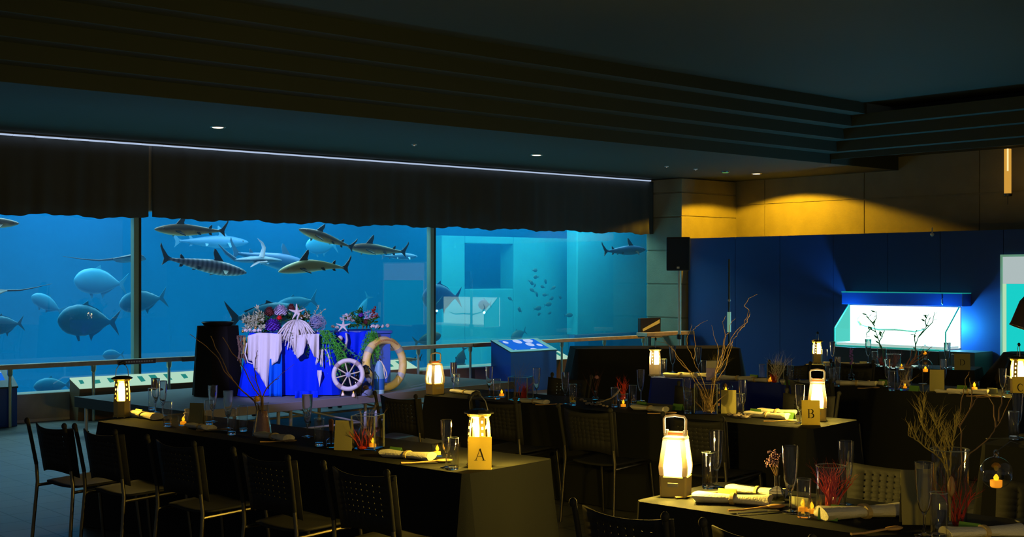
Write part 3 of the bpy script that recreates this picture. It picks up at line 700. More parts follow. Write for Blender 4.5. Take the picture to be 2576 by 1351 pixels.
# framed sign and broad shelf where the handrail meets the pillar
P = at(1634, 1020, 0)
t0_, t1_ = tw(1609, -.7), tw(1660, -.7); z0_ = wz(1630, 848, -.7)[1]; z1_ = wz(1630, 800, -.7)[1]
o = thing('notice_board', 'small dark notice box with a gold diagonal stripe beside the pillar', 'sign', (O1.x, O1.y, 0), A1)
obj('panel', MB().box(t0_, t1_, -.72, -.66, z0_, z1_), M_['blackplastic'], o, smooth=False, bev=.004)
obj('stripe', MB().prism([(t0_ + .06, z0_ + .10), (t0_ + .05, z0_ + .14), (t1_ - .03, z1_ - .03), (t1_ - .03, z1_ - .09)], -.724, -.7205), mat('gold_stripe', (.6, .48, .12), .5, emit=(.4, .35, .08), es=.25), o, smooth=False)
obj('stand', MB().cyl(((t0_+t1_)/2, -.69, 0), ((t0_+t1_)/2, -.69, z0_), .03), M_['darksteel'], o)
a, b = tw(1592, -.66), tw(1712, -.66)
o = thing('wide_shelf', 'wide wooden shelf end of the handrail under the small notice box', 'shelf', (O1.x, O1.y, 0), A1)
obj('board', MB().box(a, b, -.98, -.74, .73, .79), M_['railwood'], o, smooth=False, bev=.006)
for x in (a + .1, b - .1): obj('leg', MB().cyl((x, -.86, 0), (x, -.86, .73), .02), M_['post'], o)

# loudspeaker on its pole
def speaker(px, py_floor_Y, lab):
    Y = py_floor_Y; x = (px - 1288) / F * Y; zt = H - (597 - HZ) / F * Y; zb = H - (681 - HZ) / F * Y; zf = H - (862 - HZ) / F * Y
    o = thing('loudspeaker', 'black loudspeaker on top of the pale pole beside the pillar', 'loudspeaker', (x, Y, zb), R(-14))
    wd = 60 / F * Y / 2; h = zt - zb
    obj('cabinet', MB().slab([(-wd, -.15), (wd, -.15), (wd * .75, .18), (-wd * .75, .18)], 0, h), M_['blackplastic'], o, smooth=False, bev=.015)
    obj('grille', MB().box(-wd + .015, wd - .015, -.162, -.151, .015, h - .02), mat('speaker_grille', (.015, .015, .015), .6, bump=.6, bs=500), o, smooth=False, bev=.004)
    obj('badge', MB().box(-.02, .02, -.166, -.1625, .03, .06), M_['alu'], o, smooth=False)
    s = thing('speaker_stand', 'pale metal speaker pole with spread tripod feet beside the pillar', 'stand', (x, Y, 0))
    obj('pole', MB().cyl((0, 0, .05), (0, 0, zb), .022), mat('pale_pole', (.72, .76, .6), .4), s)
    obj('collar', MB().lathe([(.022, zf + .05), (.04, zf + .06), (.04, zf + .12), (.022, zf + .13)], 14), M_['blackplastic'], s)
    for k in range(3):
        a = k * 2 * PI / 3 + .3; obj('leg', MB().cyl((0, 0, .62), (.45 * math.cos(a), .45 * math.sin(a), .015), .013), M_['blackplastic'], s)
speaker(1709, 19.0, '')
# thin dark stand with a pale lower sleeve
Y = 17.2; x = (1834 - 1288) / F * Y; zt = H - (652 - HZ) / F * Y; zm = H - (785 - HZ) / F * Y; zm0 = H - (835 - HZ) / F * Y
o = thing('microphone_stand', 'thin black stand with a glowing green-white sleeve before the blue partition', 'stand', (x, Y, 0))
obj('pole', MB().cyl((0, 0, .02), (0, 0, zt), .014), M_['blackplastic'], o)
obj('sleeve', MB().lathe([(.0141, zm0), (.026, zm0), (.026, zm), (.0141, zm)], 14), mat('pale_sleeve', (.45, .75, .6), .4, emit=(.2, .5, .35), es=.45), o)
obj('clip', MB().ball((.0, -.012, zm + .16), .022, 10, 6), M_['alu'], o)
obj('base', MB().lathe([(0, 0), (.14, 0), (.14, .012), (.03, .02), (0, .02)], 20), M_['blackplastic'], o)

# ---------------------------------------------------------------- the two lit tanks in the right partition
YT = BW
xa, zt_ = rz(2140, 766, YT); xb, _ = rz(2418, 768, YT); _, zbb = rz(2250, 876, YT - .40)
_, zs_ = rz(2098, 825, YT - .40)
o = thing('lit_tank', 'brightly lit white aquarium tank with a sloping front in the blue partition', 'aquarium', (P3.x, P3.y, 0), A2)
YX = Matrix(((0,1,0,0),(1,0,0,0),(0,0,1,0),(0,0,0,1)))
prof = [(YT - .005, zbb), (YT - .005, zt_), (YT - .05, zt_), (YT - .42, zs_), (YT - .42, zbb)]
M_['lightbox'] = emat('white_lightbox', (0.62, 1.0, 0.86), 3.0)
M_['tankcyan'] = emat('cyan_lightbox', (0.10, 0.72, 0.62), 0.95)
obj('back_panel', MB().box(xa + .01, xb - .01, YT - .03, YT - .006, zbb + .02, zt_ - .01), M_['lightbox'], o, smooth=False)
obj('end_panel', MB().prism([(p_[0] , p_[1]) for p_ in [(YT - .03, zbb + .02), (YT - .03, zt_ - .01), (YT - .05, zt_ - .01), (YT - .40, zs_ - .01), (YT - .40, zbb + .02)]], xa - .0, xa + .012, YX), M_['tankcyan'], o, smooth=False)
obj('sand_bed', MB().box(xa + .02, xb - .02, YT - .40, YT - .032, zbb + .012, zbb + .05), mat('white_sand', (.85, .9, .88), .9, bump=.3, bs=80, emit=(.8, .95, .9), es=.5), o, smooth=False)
obj('front_glass', MB().add([(xa, YT - .05, zt_), (xb, YT - .05, zt_), (xb, YT - .42, zs_), (xa, YT - .42, zs_), (xa, YT - .42, zbb), (xb, YT - .42, zbb)], [(0,1,2,3), (3,2,5,4)]), M_['thin'], o, smooth=False)
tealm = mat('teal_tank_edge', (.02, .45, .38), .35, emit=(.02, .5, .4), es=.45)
fr = MB()
for xx in (xa, xb):
    fr.cyl((xx, YT - .05, zt_), (xx, YT - .42, zs_), .010).cyl((xx, YT - .42, zs_), (xx, YT - .42, zbb), .010)
fr.box(xa, xb, YT - .43, YT - .40, zbb - .01, zbb + .012)
obj('frame', fr, tealm, o)
_, hz0 = rz(2270, 765, YT - .12); _, hz1 = rz(2270, 737, YT - .12); hx0, _ = rz(2121, 750, YT - .2); hx1, _ = rz(2425, 750, YT - .2)
obj('hood', MB().box(hx0, hx1, YT - .24, YT - .002, zt_ + .01, hz1), M_['deskblue'], o, smooth=False, bev=.006)
obj('hood_rim', MB().box(hx0, hx1, YT - .245, YT - .002, hz1 + .0, hz1 + .012), tealm, o, smooth=False)
obj('handle', MB().tube([(hx1 - .3, YT - .243, zt_ + .03), (hx1 - .3, YT - .27, zt_ + .05), (hx1 - .3, YT - .27, zt_ + .10), (hx1 - .3, YT - .243, zt_ + .12)], .006), M_['alu'], o)
light('AREA', 'tank_lamp_or_fill', R3((xa+xb)/2, YT - .2, zt_ - .03), 14, (0.6, 1.0, 0.85), sx=1.6, sy=.2, rot=(0, 0, A2))
for x_ in (xa + .15, xb - .12):
    light('POINT', 'tank_lamp_or_fill', R3(x_, YT - .30, zbb + .30), 45, (0.03, 0.55, 1.0), .022)  # added at the tank ends to throw a blue glow on the partition
# water plants and driftwood in the lit tank
dw = thing('driftwood', 'pale green driftwood lying inside the lit white tank', 'driftwood', R3((xa+xb)/2, YT - .2, zbb + .09), A2)
obj('trunk', MB().tube([(-.6, 0, .22), (-.3, 0, .16), (.0, -.02, .17), (.3, 0, .15), (.5, 0, .2)], [.006, .014, .014, .012, .004], 8), mat('green_wood', (.35, .6, .4), .7, bump=.4), dw)
obj('root', MB().tube([(-.6, 0, .22), (-.66, 0, .3), (-.6, .01, .38)], [.02, .014, .004], 8), mat('brown_root', (.3, .25, .1), .7), dw)
cab = thing('tank_cabinet', 'dark cabinet under the lit white tank', 'cabinet', (P3.x, P3.y, 0), A2)
cxa, _ = rz(2098, 900, YT - .5); cxm, _ = rz(2362, 900, YT - .5); cxb, _ = rz(2452, 900, YT - .5)
obj('carcass', MB().box(cxa, cxm - .003, YT - .50, YT - .01, 0, zbb - .012), mat('dark_olive_laminate', (.035, .04, .03), .5), cab, smooth=False, bev=.004)
obj('side_unit', MB().box(cxm + .003, cxb, YT - .50, YT - .01, 0, zbb + .0), mat('grey_teal_laminate', (.07, .12, .12), .45), cab, smooth=False, bev=.004)
# second tank, running out of the picture
xa2, z2t = rz(2524, 646, YT - .02); _, z2b = rz(2524, 893, YT - .02); _, z2w = rz(2530, 714, YT - .02); xb2 = xa2 + 1.5
o = thing('wall_tank', 'tall cyan lit tank window at the right edge of the picture', 'aquarium', (P3.x, P3.y, 0), A2)
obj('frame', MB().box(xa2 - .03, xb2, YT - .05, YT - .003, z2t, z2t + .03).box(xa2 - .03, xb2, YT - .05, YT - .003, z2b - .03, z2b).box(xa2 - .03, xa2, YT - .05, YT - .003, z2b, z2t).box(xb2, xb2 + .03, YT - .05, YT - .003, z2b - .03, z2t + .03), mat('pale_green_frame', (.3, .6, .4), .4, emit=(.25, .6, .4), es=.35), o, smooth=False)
obj('air_gap', MB().box(xa2, xb2, YT - .03, YT - .004, z2w, z2t), emat('grey_lightbox', (.42, .5, .5), 1.0), o, smooth=False)
obj('water', MB().box(xa2, xb2, YT - .03, YT - .004, z2b, z2w - .001), emat('turquoise_lightbox', (.01, .62, .58), 1.0), o, smooth=False)
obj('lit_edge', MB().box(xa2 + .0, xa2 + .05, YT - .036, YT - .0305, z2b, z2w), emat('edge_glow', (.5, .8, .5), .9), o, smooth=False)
# black spotlight at the right edge
Y = 10.0; x = (2578 - 1288) / F * Y; z = H - (795 - HZ) / F * Y
o = thing('spotlight_can', 'black can-shaped spotlight poking in at the right edge', 'spotlight', (x, Y, z), 0)
Mx = Matrix.Rotation(R(200), 4, 'Y')
obj('housing', MB().lathe([(0, -.16), (.05, -.16), (.075, -.10), (.085, .08), (.09, .1), (.08, .1), (.07, .02), (0, .02)], 24, Mx), mat('purple_black_metal', (.05, .04, .06), .3, .4), o)
obj('yoke', MB().tube([(.0, 0, .0), (.14, 0, .02), (.24, 0, .0)], .01), M_['blackplastic'], o)
obj('pole', MB().cyl((.25, 0, -z), (.25, 0, .1), .018), M_['blackplastic'], o)

# ---------------------------------------------------------------- draped black blocks
def drape(name, lab, cat, c, rz_, sx, sy, h, m, hem=0.01, fold=0.02, flare=0.05, kf=9.0, taper=0.0, seed=0, top_m=None, grp=None, rnd_c=0.03):
    """a cloth over a box sx by sy, h high: flat top and folded skirts"""
    rn = random.Random(seed); per = []
    def seg(ax, ay, bx, by):
        L = math.hypot(bx-ax, by-ay); n = max(3, int(L / 0.035))
        for i in range(n): q = i / n; per.append((ax + (bx-ax)*q, ay + (by-ay)*q))
    X, Y_ = sx/2, sy/2; r = rnd_c
    pts = [(-X+r,-Y_),(X-r,-Y_),(X,-Y_+r),(X,Y_-r),(X-r,Y_),(-X+r,Y_),(-X,Y_-r),(-X,-Y_+r)]
    for i in range(8): seg(*pts[i], *pts[(i+1)%8])
    n = len(per); rows = 12; vs_, fs = [], []
    ph = [rn.uniform(0, 6) for _ in range(4)]
    acc = 0; s_ = []
    for i in range(n):
        s_.append(acc); a = per[i]; b = per[(i+1)%n]; acc += math.hypot(b[0]-a[0], b[1]-a[1])
    kk = max(1, round(kf * acc / (2*PI))) * 2*PI / acc; k2 = max(1, round(kf * 1.7 * acc / (2*PI))) * 2*PI / acc
    for k in range(rows + 1):
        q = k / rows; z = h - (h - hem) * q
        for i in range(n):
            a = per[(i-1)%n]; b = per[(i+1)%n]; nx, ny = b[1]-a[1], a[0]-b[0]; L = math.hypot(nx, ny) or 1; nx /= L; ny /= L
            cr = min(abs(abs(per[i][0]) - X), .25) + min(abs(abs(per[i][1]) - Y_), .25)
            corner = max(0, 1 - cr / .22)
            d = q * (flare + corner * flare * 1.5) + (q ** .6) * fold * (math.sin(s_[i]*kk + ph[0]) + .6 * math.sin(s_[i]*k2 + ph[1] + q)) 
            if k == 0: d = 0
            vs_.append((per[i][0] + nx*d, per[i][1] + ny*d, z if k else h))
    for k in range(rows):
        for i in range(n): j = (i+1) % n; fs.append((k*n+i, k*n+j, (k+1)*n+j, (k+1)*n+i))
    fs.append(tuple(range(n)))
    o = obj(name, MB().add(vs_, fs), m, loc=c, rot=rz_)
    return tag(o, lab, cat, grp)
# long dark draped table before the pillar
c0 = at(1640, 985, 0)
p = Vector(((1645 - 1288) / F * 16.6, 16.6))
drape('draped_counter', 'long dark draped counter in front of the pillar, seen behind the navy table', 'table', (p.x, p.y, 0), R(4), 2.15, .7, .79, M_['cloth'], flare=.07, fold=.008, seed=3)
# dark slope of a covered table at the right edge
p = Vector(((2590 - 1288) / F * 13.6, 13.6))
drape('covered_chair', 'dark cloth-covered shape with a sloping side behind lantern C', 'cover', (p.x, p.y, 0), R(0), .45, .6, .90, M_['cloth'], flare=.45, fold=.015, seed=8, rnd_c=.15)

# ---------------------------------------------------------------- stage
ZS = 0.42 * S
Cn = Vector((-3.34, 13.1)) * S; dS = Vector((.677, .736)); eS = Vector((-.736, .677)); AS = math.atan2(dS.y, dS.x)
stage = thing('stage', 'low grey portable stage on metal legs in front of the aquarium', 'stage', (Cn.x, Cn.y, 0), AS)
LX, LY = 4.7, 2.25
obj('deck', MB().box(0, LX, 0, LY, ZS - .02, ZS), mat('grey_carpet', (.20, .22, .23), .85, bump=.5, bs=250), stage, smooth=False)
M_['fascia'] = mat('stage_edge_metal', (.32, .3, .36), .4, .3)
M_['fasciadark'] = mat('stage_edge_black', (.03, .03, .03), .6)
obj('edge_frame', MB().box(0, LX, -.02, 0, ZS - .085, ZS + .004), M_['fascia'], stage, smooth=False, bev=.004)
obj('edge_frame', MB().box(-.02, 0, -.02, LY, ZS - .11, ZS + .004), M_['fasciadark'], stage, smooth=False, bev=.004)
for x in (.08, 1.12, 1.28, 2.32, 2.48, 3.52, 3.68, 4.6):
    for y in (.08, 1.1, LY - .08):
        l = obj('leg', MB().cyl((x, y, .02), (x, y, ZS - .03), .019), M_['alu'], stage)
        obj('foot', MB().lathe([(0, 0), (.03, 0), (.03, .02), (0, .02)], 10, Matrix.Translation((x, y, 0))), M_['blackplastic'], l)
for x0 in (.08, 1.28, 2.48, 3.6):
    for y in (.1, 1.12):
        obj('brace', MB().cyl((x0, y, ZS - .06), (x0 + .95, y, .10), .011), M_['alu'], stage)
        obj('crossbar', MB().cyl((x0, y, .09), (x0 + 1.0, y, .09), .013), M_['alu'], stage)
def st(px, py): return at(px, py, ZS)

# lights of the stage scene are aimed here; cake table --------------------------
M_['royal'] = mat('royal_blue_cloth', (0.0, 0.03, 0.92), 0.6, bump=0.2, bs=200, spec=.1)
M_['skyblue'] = mat('sheer_mid_blue_cloth', (0.0, 0.13, 0.92), 0.6, bump=0.2, bs=200, spec=.1)
M_['organza'] = mat('white_drape_cloth', (0.82, 0.80, 0.84), 0.7, bump=0.25, bs=120)
TB = st(722, 996); TBr = R(8); HT = .70
drape('blue_tablecloth', 'royal blue cloth draped to the stage over the cake table', 'tablecloth', (TB.x, TB.y + .28, ZS), TBr, .92, .52, HT, M_['royal'], fold=.020, flare=.055, kf=26, seed=4)
ct = thing('cake_table', 'small table under the royal blue cloth in the middle of the stage', 'table', (TB.x, TB.y + .28, ZS), TBr)
obj('tabletop', MB().box(-.45, .45, -.25, .25, HT - .03, HT - .005), M_['wood'], ct, smooth=False)
for sx in (-1, 1):
    for sy in (-1, 1): obj('leg', MB().cyl((sx*.4, sy*.2, 0), (sx*.4, sy*.2, HT - .03), .015), M_['steel'], ct)
TF = Matrix.Translation((TB.x, TB.y + .28, ZS)) @ Matrix.Rotation(TBr, 4, 'Z')
def tf(px, z=None, py=None, y=-.30):
    """point on the front of the cake table: pixel column and row"""
    x = (px - 722) / 238.0; zz = (1003 - py) / 238.0 if py is not None else z
    return (x, y, zz)
def hang(name, lab, top, bot, m, seed, cat='cloth', y=-.325, parent=None, k=22, amp=.020):
    """cloth hanging between an upper and a lower outline, both lists of pixel points, over the table front"""
    def interp(pts, x):
        for a, b in zip(pts[:-1], pts[1:]):
            if a[0] <= x <= b[0]: q = (x - a[0]) / (b[0] - a[0] + 1e-9); return a[1] + (b[1]-a[1]) * q
        return pts[0][1] if x < pts[0][0] else pts[-1][1]
    x0 = max(top[0][0], bot[0][0]); x1 = min(top[-1][0], bot[-1][0]); n = 44; rows = 12; vs_, fs = [], []
    for i in range(n + 1):
        px = x0 + (x1 - x0) * i / n; a = interp(top, px); b = max(interp(bot, px), a + .5)
        for r_ in range(rows + 1):
            q = r_ / rows; X, Yy, Z = tf(px, py=a + (b-a) * q, y=y)
            vs_.append((X, Yy - .03 * q - amp * (.35 + q) * (math.sin(X * k * 2 + seed) + .5 * math.sin(X * k * 4.7 + seed * 2 + q)), Z))
    for i in range(n):
        for r_ in range(rows): a = i*(rows+1) + r_; fs.append((a, a+rows+1, a+rows+2, a+1))
    o = obj(name, MB().add(vs_, fs), m); o.matrix_world = TF
    tag(o, lab, cat)
    md = o.modifiers.new('s', 'SOLIDIFY'); md.thickness = .004
    return o
hang('white_drape', 'largest white drape, hanging in a long point at the left of the blue cloth', [(612, 842), (640, 834), (700, 838)], [(612, 906), (625, 908), (628, 925), (645, 950), (664, 983), (668, 925), (690, 908), (700, 880)], M_['organza'], 1, y=-.35)
hang('white_drape', 'short pointed white drape in the middle of the blue cloth', [(722, 845), (765, 838)], [(722, 850), (730, 880), (740, 904), (755, 890), (762, 870), (765, 850)], M_['organza'], 2, y=-.35)
hang('white_drape', 'narrow white drape at the right corner of the blue cloth', [(762, 838), (797, 838)], [(762, 842), (775, 880), (785, 898), (797, 906)], M_['organza'], 3, y=-.35)
hang('white_drape', 'thin white ribbon point low at the right of the blue cloth', [(792, 935), (804, 935)], [(792, 945), (798, 980), (804, 945)], M_['organza'], 4, y=-.35)
hang('blue_drape', 'lighter blue sheer cloth falling beside the largest white drape', [(667, 905), (700, 890)], [(667, 1000), (700, 1003)], M_['skyblue'], 5, y=-.345)
hang('blue_drape', 'end of blue cloth hanging over the stage edge', [(735, 985), (795, 985)], [(735, 1004), (750, 1026), (765, 1032), (790, 1008), (795, 1000)], M_['royal'], 6, y=-.50)

# pedestal and its cloth
PD = st(905, 983); PDr = R(12)
o = thing('blue_pedestal', 'square blue pedestal behind the lifebuoy', 'pedestal', (PD.x, PD.y + .1, ZS), PDr)
obj('column', MB().box(-.30, .33, -.16, .18, 0, .665), M_['deskblue'], o, smooth=False, bev=.005)
obj('top_plate', MB().box(-.32, .35, -.18, .20, .665, .70), M_['deskblue'], o, smooth=False, bev=.005)
PF = Matrix.Translation((PD.x, PD.y + .1, ZS)) @ Matrix.Rotation(PDr, 4, 'Z')
vs_, fs = [], []; n = 40; rows = 14
for i in range(n + 1):
    x = -.31 + .42 * i / n; bl = .22 + .12 * abs(math.sin(i * .13)) + (0.0 if i < 25 else (i - 25) * .012)
    for k in range(rows + 1):
        q = k / rows; z = .715 - (.715 - bl) * q
        y = -.19 - .018 * (.2 + q) * math.sin(x * 60) - .03 * q if k > 1 else (-.19 + (0.12 if k == 0 else 0))
        vs_.append((x - .04 * q * (i / n), y, z if k > 0 else .715))
for i in range(n):
    for k in range(rows): a = i*(rows+1)+k; fs.append((a, a+rows+1, a+rows+2, a+1))
o = obj('pedestal_cloth', MB().add(vs_, fs), M_['royal']); o.matrix_world = PF; tag(o, 'royal blue cloth hanging over the front of the pedestal', 'cloth')
md = o.modifiers.new('s', 'SOLIDIFY'); md.thickness = .004
o = thing('shell_pendant', 'pale lilac curved shell ornament hanging on the pedestal cloth', 'ornament', PF @ Vector((-.25, -.25, .50)), PDr)
obj('curl', MB().tube([(.06, 0, .18), (.07, 0, .10), (.05, 0, .0), (.0, 0, -.06)], [.022, .03, .03, .012], 10, .5), M_['organza'], o)
obj('knob', MB().ball((-.01, 0, .12), .032, 12, 8), M_['organza'], o)

# black draped column left of the cake table, with a plate
p = Vector(((548 - 1288) / F * 14.05, 14.05))
drape('black_column_cover', 'tall black cloth cover standing on the stage left of the cake table', 'cover', (p.x, p.y, ZS), R(20), .44, .38, .78, M_['blackcloth'], fold=.008, flare=.03, seed=6, rnd_c=.14)
o = thing('round_tray', 'dark round tray on top of the black cloth cover', 'tray', (p.x, p.y, ZS + .783), 0)
obj('plate', MB().lathe([(0, 0), (.15, 0), (.18, .035), (.175, .04), (.145, .012), (0, .012)], 30), M_['blackplastic'], o)
obj('disc', MB().lathe([(0, .013), (.10, .013), (.10, .03), (0, .03)], 24), M_['alu'], o)

# ================================================================ decoration on the stage
def leafy(mb, base, d, L, n, wl, rnd, droop=.3):
    """a stem with n flat leaves"""
    d = Vector(d).normalized(); p = Vector(base); pts = [p.copy()]
    for k in range(6): d = (d + Vector((0, 0, -droop / 6)) ).normalized(); p = p + d * L / 6; pts.append(p.copy())
    mb.tube(pts, [.004, .0035, .003, .003, .002, .002, .001], 5)
    for k in range(n):
        q = rnd.uniform(.15, 1) * 5.99; i = int(q); b = pts[i].lerp(pts[i+1], q - i); t = (pts[i+1] - pts[i]).normalized()
        s_ = Vector((rnd.uniform(-1, 1), rnd.uniform(-1, 1), rnd.uniform(-.3, .8))).normalized(); e = (t * .6 + s_).normalized() * wl * rnd.uniform(.7, 1.3)
        w_ = e.cross(t); w_ = (w_.normalized() if w_.length > 1e-6 else Vector((1,0,0))) * wl * .22
        m = b + e * .5; u = w_.cross(e).normalized() * .0015
        mb.add([b + u, m + w_ + u, b + e + u, m - w_ + u, b - u, m + w_ - u, b + e - u, m - w_ - u], [(0,1,2,3), (7,6,5,4), (0,4,5,1), (1,5,6,2), (2,6,7,3), (3,7,4,0)])
    return mb
def fronds(mb, base, rnd, n, L, spread, r=.006, droop=1.0, up=.6):
    for k in range(n):
        a = rnd.uniform(*spread); d = Vector((math.cos(a), math.sin(a) * .5 - .5, up * rnd.uniform(.3, 1))).normalized(); p = Vector(base); pts = [p.copy()]
        l = L * rnd.uniform(.7, 1.15)
        for i in range(9):
            d = (d + Vector((rnd.uniform(-.05, .05), 0, -droop / 5))).normalized(); p = p + d * l / 9; pts.append(p.copy())
        mb.tube(pts, [r * .7] + [r * (1.2 + .4 * math.sin(i * 2.1)) for i in range(8)] + [r * .3], 6)
    return mb
def bloom(mb, c, r, rnd, n=70, petal=.35, hemi=-.4):
    c = Vector(c)
    mb.ball(c, r * .75, 12, 8)
    for k in range(n):
        z = 1 - (k + .5) / n * (1 - hemi); a = k * 2.39996; s_ = math.sqrt(max(0, 1 - z*z)); d = Vector((s_ * math.cos(a), s_ * math.sin(a), z))
        t = d.cross(Vector((0, 0, 1.01))).normalized() * r * petal * .5; u = d.cross(t).normalized() * r * petal * .5
        b = c + d * r * .7; e = c + d * r * rnd.uniform(.95, 1.1) + u * .6
        mb.add([b - t, b + t, e + t * .9, e + u * .5, e - t * .9], [(0,1,2,3,4)])
    return mb
def flower(lab, px, py, rpx, m, cat='flower', y=-.12, name='flower', seed=1, leafm=None, n=70, petal=.4, F_=None):
    c = (F_ or TF) @ Vector(tf(px, py=py, y=y)); r = rpx / 238.0
    o = thing(name, lab, cat, c, TBr)
    rnd = random.Random(seed)
    obj('petals', bloom(MB(), (0, 0, 0), r, rnd, n, petal), M_[m], o, smooth=False)
    obj('stem', MB().cyl((0, .02, -r * .7), (0, .05, -max(r * 1.6, (c.z - ZS - HT - .01))), .005), M_['leaf'], o)
    return o
M_['lilac'] = mat('lilac_petals', (.72, .66, .9), .6, var=.25, vscale=30)
M_['violet'] = mat('violet_petals', (.16, .05, .62), .6, var=.3, vscale=30)
M_['protea'] = mat('dark_red_protea', (.16, .03, .03), .7, bump=.5, bs=80, var=.4)
M_['redpetal'] = mat('red_petals', (.8, .01, .02), .5)
M_['thistle'] = mat('blue_grey_thistle', (.16, .24, .5), .7, bump=.6, bs=80)
M_['gold'] = mat('gold_ball', (.8, .5, .12), .3, .8)
flower('lilac-white hydrangea at the top of the cake table flowers', 695, 780, 17, 'lilac', seed=2, n=110)
flower('deep violet dahlia low at the left of the flower arrangement', 675, 818, 20, 'violet', seed=3, y=-.22, n=90)
flower('small bright red flower between the lilac and violet blooms', 692, 797, 8, 'redpetal', seed=4, y=-.22, n=30)
flower('dark red round protea at the left top of the flowers', 665, 783, 15, 'protea', seed=5, y=-.10, n=120, petal=.25)
flower('second dark red protea behind the white starfish', 722, 772, 12, 'protea', seed=6, y=-.02, n=110, petal=.25)
flower('brown seed head right of the starfish', 762, 790, 10, 'protea', seed=7, y=-.05, n=60, petal=.3)
flower('ochre seed flower beside the starfish', 750, 795, 7, 'gold', seed=9, y=-.12, n=40)
flower('blue-grey spiky thistle ball at the right end of the table', 790, 812, 20, 'thistle', seed=8, y=-.2, n=150, petal=.12)
o = thing('tulle_ball', 'crumpled pale tulle net wrapped round the thistle ball', 'net', TF @ Vector(tf(792, py=812, y=-.2)), TBr)
rnd = random.Random(3); mb = MB()
for k in range(26):
    a = rnd.uniform(0, PI); b = rnd.uniform(0, PI); M = Matrix.Rotation(a, 4, 'Z') @ Matrix.Rotation(b, 4, 'X')
    mb.torus(rnd.uniform(.085, .105), .0012, 20, 4, M)
obj('mesh', mb, mat('pale_tulle', (.5, .5, .7), .5), o)
obj('tie', MB().cyl((0, .02, -.08), (0, .04, -.12), .006), M_['organza'], o)
def starfish(lab, c, r, rz_, M=None, m='shell', tilt=0):
    o = thing('starfish', lab, 'starfish', c, 0); o.rotation_euler = (tilt, 0, rz_)
    mb = MB().ball((0, 0, 0), (r * .3, r * .3, r * .12), 12, 6)
    for k in range(5): a = PI/2 + k * 2*PI/5; d = Vector((math.cos(a), math.sin(a), 0)); mb.tube([d * r * .1, d * r * .5, d * r], [r * .19, r * .13, r * .05], 8, .6)
    obj('arms', mb, M_[m], o)
    mb = MB()
    for k in range(5):
        a = PI/2 + k * 2*PI/5
        for q in (.25, .45, .65): mb.ball((math.cos(a) * r * q, math.sin(a) * r * q, r * .1), r * .035, 6, 4)
    obj('bumps', mb, mat('starfish_bumps', (.7, .6, .5), .7), o)
    return o
starfish('white starfish standing upright at the top of the cake table flowers', TF @ Vector(tf(738, py=782, y=-.18)), .095, R(25), tilt=R(80))
starfish('white starfish lying on the edge of the blue pedestal cloth', PF @ Vector((-.22, -.20, .76)), .085, 0, tilt=R(60))
def spray(lab, c, m, rnd_seed, dirs, L, n, wl, droop=.3, cat='foliage', name='foliage', rz_=0):
    rnd = random.Random(rnd_seed); o = thing(name, lab, cat, c, rz_)
    mb = MB()
    for d in dirs: leafy(mb, (0, 0, 0), d, L * rnd.uniform(.8, 1.2), n, wl, rnd, droop)
    tag(obj('leaves', mb, M_[m], o, smooth=False), kind='stuff')
    obj('stem', MB().cyl((0, .0, 0), (0, .03, -.08), .006), M_['twig'], o)
    return o
def dirs(seed, n, x, z, y=(-1, .3)):
    r_ = random.Random(seed); return [(r_.uniform(*x), r_.uniform(*y), r_.uniform(*z)) for _ in range(n)]
V = lambda px, py, y: TF @ Vector(tf(px, py=py, y=y))
spray('pale cream and green leaf spray at the left of the cake table', V(652, 815, -.1), 'leafpale', 1, dirs(1, 16, (-1.6, .1), (-.1, 1.2)), .22, 16, .05)
spray('dark green fern leaves under the proteas', V(672, 822, -.05), 'leaf', 2, dirs(2, 16, (-1.3, .4), (-.3, 1.2)), .2, 18, .045)
spray('green leaves behind the white starfish', V(742, 815, .0), 'leaf', 3, dirs(3, 14, (-1, 1), (.1, 1.0)), .18, 16, .04)
spray('sprigs of small leaves at the right top of the arrangement', V(775, 808, -.05), 'leafpale', 4, dirs(4, 9, (-.5, 1), (.3, 1.2)), .17, 12, .03)
spray('low green leaves under the white hanging amaranth', V(730, 838, -.22), 'leaf', 5, dirs(5, 14, (-1, 1), (-.4, .6)), .13, 16, .04)
o = thing('amaranth', 'bunch of white hanging amaranth spilling over the front of the cake table', 'flowers', V(738, 803, -.22), TBr)
rnd = random.Random(5)
mb = MB()
for k in range(56):
    x1 = rnd.uniform(-.23, .21); z1 = -rnd.uniform(.20, .40) * (1 - .35 * abs(x1) / .21); y1 = rnd.uniform(-.14, -.05); pts, rad = [], []
    for i in range(10):
        q = i / 9; pts.append((x1 * q ** .75 + rnd.uniform(-.004, .004), y1 * math.sin(min(1, q * 1.6) * PI / 2), .03 * math.sin(q * PI) * (1 - q) + z1 * q ** 1.25)); rad.append((.004 + .0065 * math.sin(q * PI) ** .6) * (.8 + .4 * (i % 2)))
    mb.tube(pts, rad, 6)
tag(obj('strands', mb, M_['coralwhite'], o), kind='stuff')
obj('stem', MB().tube([(0, .02, -.02), (.01, .0, .03), (.03, -.01, .08)], .01, 8), M_['coralwhite'], o)
